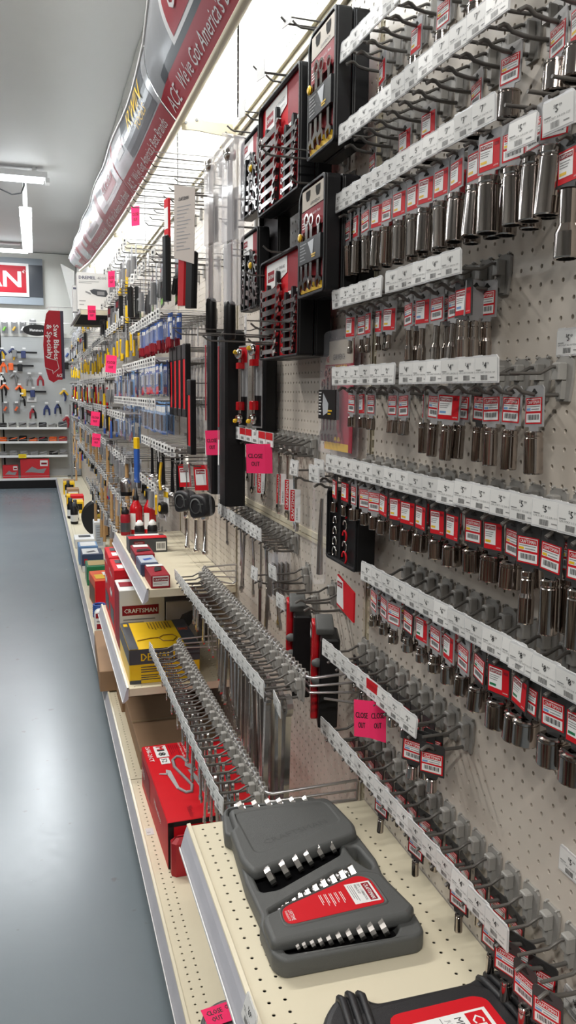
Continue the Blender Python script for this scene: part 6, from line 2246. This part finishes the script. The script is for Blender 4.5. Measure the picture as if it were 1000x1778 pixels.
# ================================================================ back wall: sign, shelves, clamps
YW = 13.82
t = thing('store_sign', (-2.0, YW, 3.35), 'large grey framed wall sign with red name block on the back wall', 'sign')
SG = mat('sign_grey_frame', (.28, .32, .36), .4)
ob('sign_panel', MB().box((-1.6, -.03, -.42), (1.475, 0, .30), SG).box((-1.5, -.034, -.30), (1.475, -.03, .20), mat('sign_black', (.03, .035, .045), .3)), t)
m = MB()
m.box((-1.3, -.045, -.30), (1.262, -.034, .215), WHITE)
m.box((-1.26, -.049, -.24), (1.222, -.045, .175), SRED)
m.text('CRAFTSMAN', -1.15, -.155, -.051, .25, WHITE, w=2.28, bold=True, res=3)
m.text('®', 1.165, .05, -.051, .07, WHITE, w=.055)
ob('name_block', m, t)
for i, (z, lab) in enumerate(((.985, 'top'), (.760, 'second'), (.535, 'third'), (.165, 'bottom'))):
    t = thing('back_wall_shelf', (-.85, 13.68, z), '%s shelf against the back wall' % lab, 'shelf', 'shelves of the back wall')
    ob('shelf_deck', MB().box((-.46, -.17, -.02), (.62, .17, 0), CREAM), t)
    ob('price_rail', MB().prism([(-.46, -.030), (.62, -.030), (.62, .006), (-.46, .006)], -.180, -.171, WHITE).box((-.46, -.176, .035), (.62, -.174, .04), ZINC), t)
ob('kick_plate', MB().box((-2.6, 13.52, 0), (-.42, 13.53, .13), BLACK), wallb)
ob('upright_post', MB().box((-1.29, 13.80, 0), (-1.26, 13.84, 3.0), YEL if False else POSTM), wallb)


def clampm(col, col2, kind):
    m = MB()
    if kind == 'bar':
        m.box((-.16, -.03, -.012), (.16, -.015, .012), BLACK)
        m.cbox((-.15, -.05, -.06), (-.09, -.005, .03), col, .006)
        m.cbox((-.04, -.05, -.07), (.02, -.005, .02), col2, .006)
    elif kind == 'trig':
        m.tube([(-.05, -.03, -.02), (0, -.03, .03), (.05, -.03, -.03)], [.016, .022, .014], col, 8)
        m.tube([(0, -.03, .02), (.02, -.03, -.06), (.01, -.03, -.11)], [.018, .014, .010], col2, 8)
    elif kind == 'spring':
        m.tube([(-.035, -.03, -.11), (-.03, -.03, -.04), (.0, -.03, .02)], [.012, .014, .010], col, 8)
        m.tube([(.035, -.03, -.11), (.03, -.03, -.04), (.0, -.03, .02)], [.012, .014, .010], col2, 8)
        m.lathe([(.018, 0), (.018, .03)], col, 10, M=TR(0, -.02, -.02) @ PX)
    elif kind == 'pack':
        m.cbox((-.045, -.04, -.10), (.045, -.004, .04), CLEAR, .006)
        m.box((-.04, -.004, -.09), (.04, -.002, .05), col2)
        m.tube([(-.02, -.02, -.06), (.01, -.02, -.01)], .014, col, 8)
    m2 = m.mesh('clamp_body')
    return m2


NAVY = mat('navy_plastic', (.02, .035, .13), .4)
GOLDP = mat('yellow_plastic', (.75, .45, .02), .4)
ORP = mat('orange_plastic', (.85, .13, .02), .4)
REDD = mat('dull_red_plastic', (.35, .02, .03), .4)
items = [('pack', LGREEN, GREYL, 8, 566, 'pack with lime insert'), ('pack', GOLDP, GREYL, 25, 566, 'pack with yellow insert'), ('pack', WHITE, GREYL, 40, 566, 'pack with white insert'), ('pack', GOLDP, WHITE, 105, 580, 'yellow pack right of the red sign'),
         ('trig', NAVY, GOLDP, 4, 612, 'navy and yellow trigger clamp at left'), ('trig', NAVY, GOLDP, 22, 610, 'navy and yellow trigger clamp at right'), ('bar', GREYL, NAVY, 42, 612, 'upper long bar clamp with tags'), ('bar', ORP, BLACK, 36, 635, 'lower long bar clamp with orange jaw'),
         ('spring', ORP, ORP, 6, 632, 'bright orange spring clamp at left edge'), ('trig', GREYL, GREYL, 26, 652, 'wide grey clamp'), ('spring', GREYL, GREYL, 51, 655, 'grey spring clamp'), ('spring', REDD, REDD, 70, 655, 'dull red spring clamp'),
         ('trig', ORP, BLACK, 8, 672, 'orange and black trigger clamp, first'), ('trig', ORP, BLACK, 34, 674, 'orange and black trigger clamp, second'), ('bar', GOLDP, NAVY, 58, 680, 'yellow and navy bar clamp over a white card'), ('trig', GOLDP, NAVY, 111, 682, 'tall yellow and navy trigger clamp'),
         ('pack', ORP, GREYL, 10, 705, 'clear pack with orange clamp, left'), ('pack', ORP, GREYL, 29, 705, 'clear pack with orange clamp, right'), ('spring', REDD, BLACK, 57, 712, 'black and red round clamp'), ('spring', NAVY, NAVY, 81, 706, 'navy ring shaped clamp'),
         ('spring', NAVY, BLACK, 100, 704, 'small navy clamp'), ('trig', REDD, REDD, 116, 728, 'red clamp at the corner post'),
         ('pack', WHITE, GREYL, 57, 562, 'pack with white insert left of the oval sign'), ('pack', BLUE, WHITE, 117, 612, 'blue topped pack at right end'), ('bar', GOLDP, BLACK, 116, 632, 'short yellow saw like clamp'),
         ('trig', NAVY, NAVY, 88, 640, 'navy clamp half behind the red sign'), ('spring', WHITE, BLACK, 4, 655, 'white and black clamp at left edge'), ('spring', GREYL, BLACK, 38, 690, 'small grey clamp between the clear packs')]
cm = {}
for kd, c1, c2, u, v, lab in items:
    key = (kd, c1.name, c2.name)
    if key not in cm:
        cm[key] = clampm(c1, c2, kd)
    x, y, z = on_y(u, v, YW - .01)
    t = thing('bar_clamp' if kd == 'bar' else 'hand_clamp', (x, YW, z), lab + ' on the back wall', 'clamp' if kd != 'pack' else 'pack', scale=1.25)
    ob('clamp_body', cm[key], t)
    ob('price_tag', MB().rect(-.02, 0, .02, .02, -.055, WHITE), t, (0, 0, .04))
x, y, z = on_y(55, 693, YW - .02)
ob('price_card', MB().box((-.075, -.004, -.045), (.075, 0, .045), WHITE).rect(-.05, -.02, .04, .01, -.006, GREYM), None, (x, YW, z), label='white price card under the yellow and navy bar clamp', cat='label')
q = random.Random(9)
for s, (z, cols, nm) in enumerate(((.987, [GREYL, BLACK, DKGREY], 'dark'), (.762, [ORP, REDD, ORP, BLACK], 'orange'), (.537, [GREYL, BLACK, GREYM], 'grey'))):
    for i in range(7):
        x = -1.22 + i * .155
        t = ob('boxed_clamp', MB().cbox((-.06, -.05, 0), (.06, .05, .05 + q.uniform(0, .04)), q.choice(cols), .012).tube([(-.05, -.055, .03), (.05, -.06, .06)], .010, q.choice(cols), 6), None, (x, 13.62, z), (0, 0, q.uniform(-.4, .4)),
               label='%s item in a row of %s goods on a back wall shelf' % (ordinal(i + 1), nm), cat='tool', group='%s goods on the back wall' % nm)
for i, (u0, u1, v0, lab) in enumerate(((5, 32, 808, 'small'), (36, 86, 797, 'large'))):
    xa, xb = on_y(u0, 824, 13.55)[0], on_y(u1, 824, 13.55)[0]
    zt = on_y(u0, v0, 13.55)[2]
    carton(lab + ' red boxed clamp set with picture on the bottom back shelf', 'box', xa, xb, 13.54, 13.66, .166, zt, mat('bright_red_print', (.60, .02, .03), .4),
           [('N', 'p', [(.15, .3), (.4, .6), (.6, .45), (.9, .5), (.8, .25), (.4, .3)], GREYM), ('N', 'r', .68, .62, .95, .92, WHITE, 1), ('N', 'r', .72, .7, .92, .8, DRED, 3)])
x, y, z = on_y(39, 792, 13.48)
ob('price_label', MB().box((-.06, -.003, -.032), (.06, 0, .032), mat('yellow_label', (.85, .70, .02), .4)).rect(-.045, -.02, .045, .02, -.004, YEL), None, (x, 13.49, z), label='yellow price label on the third back wall shelf', cat='label')
t = thing('corner_pole', (-.185, 13.1, .161), 'thin grey pole standing where the aisle wall meets the back wall', 'pole')
ob('pole', MB().tube([(0, 0, .0), (0, 0, 1.2)], .012, GREYL, 8), t)
ob('foot', MB().lathe([(.05, 0), (.05, .01), (.02, .02)], GREYL, 12), t)
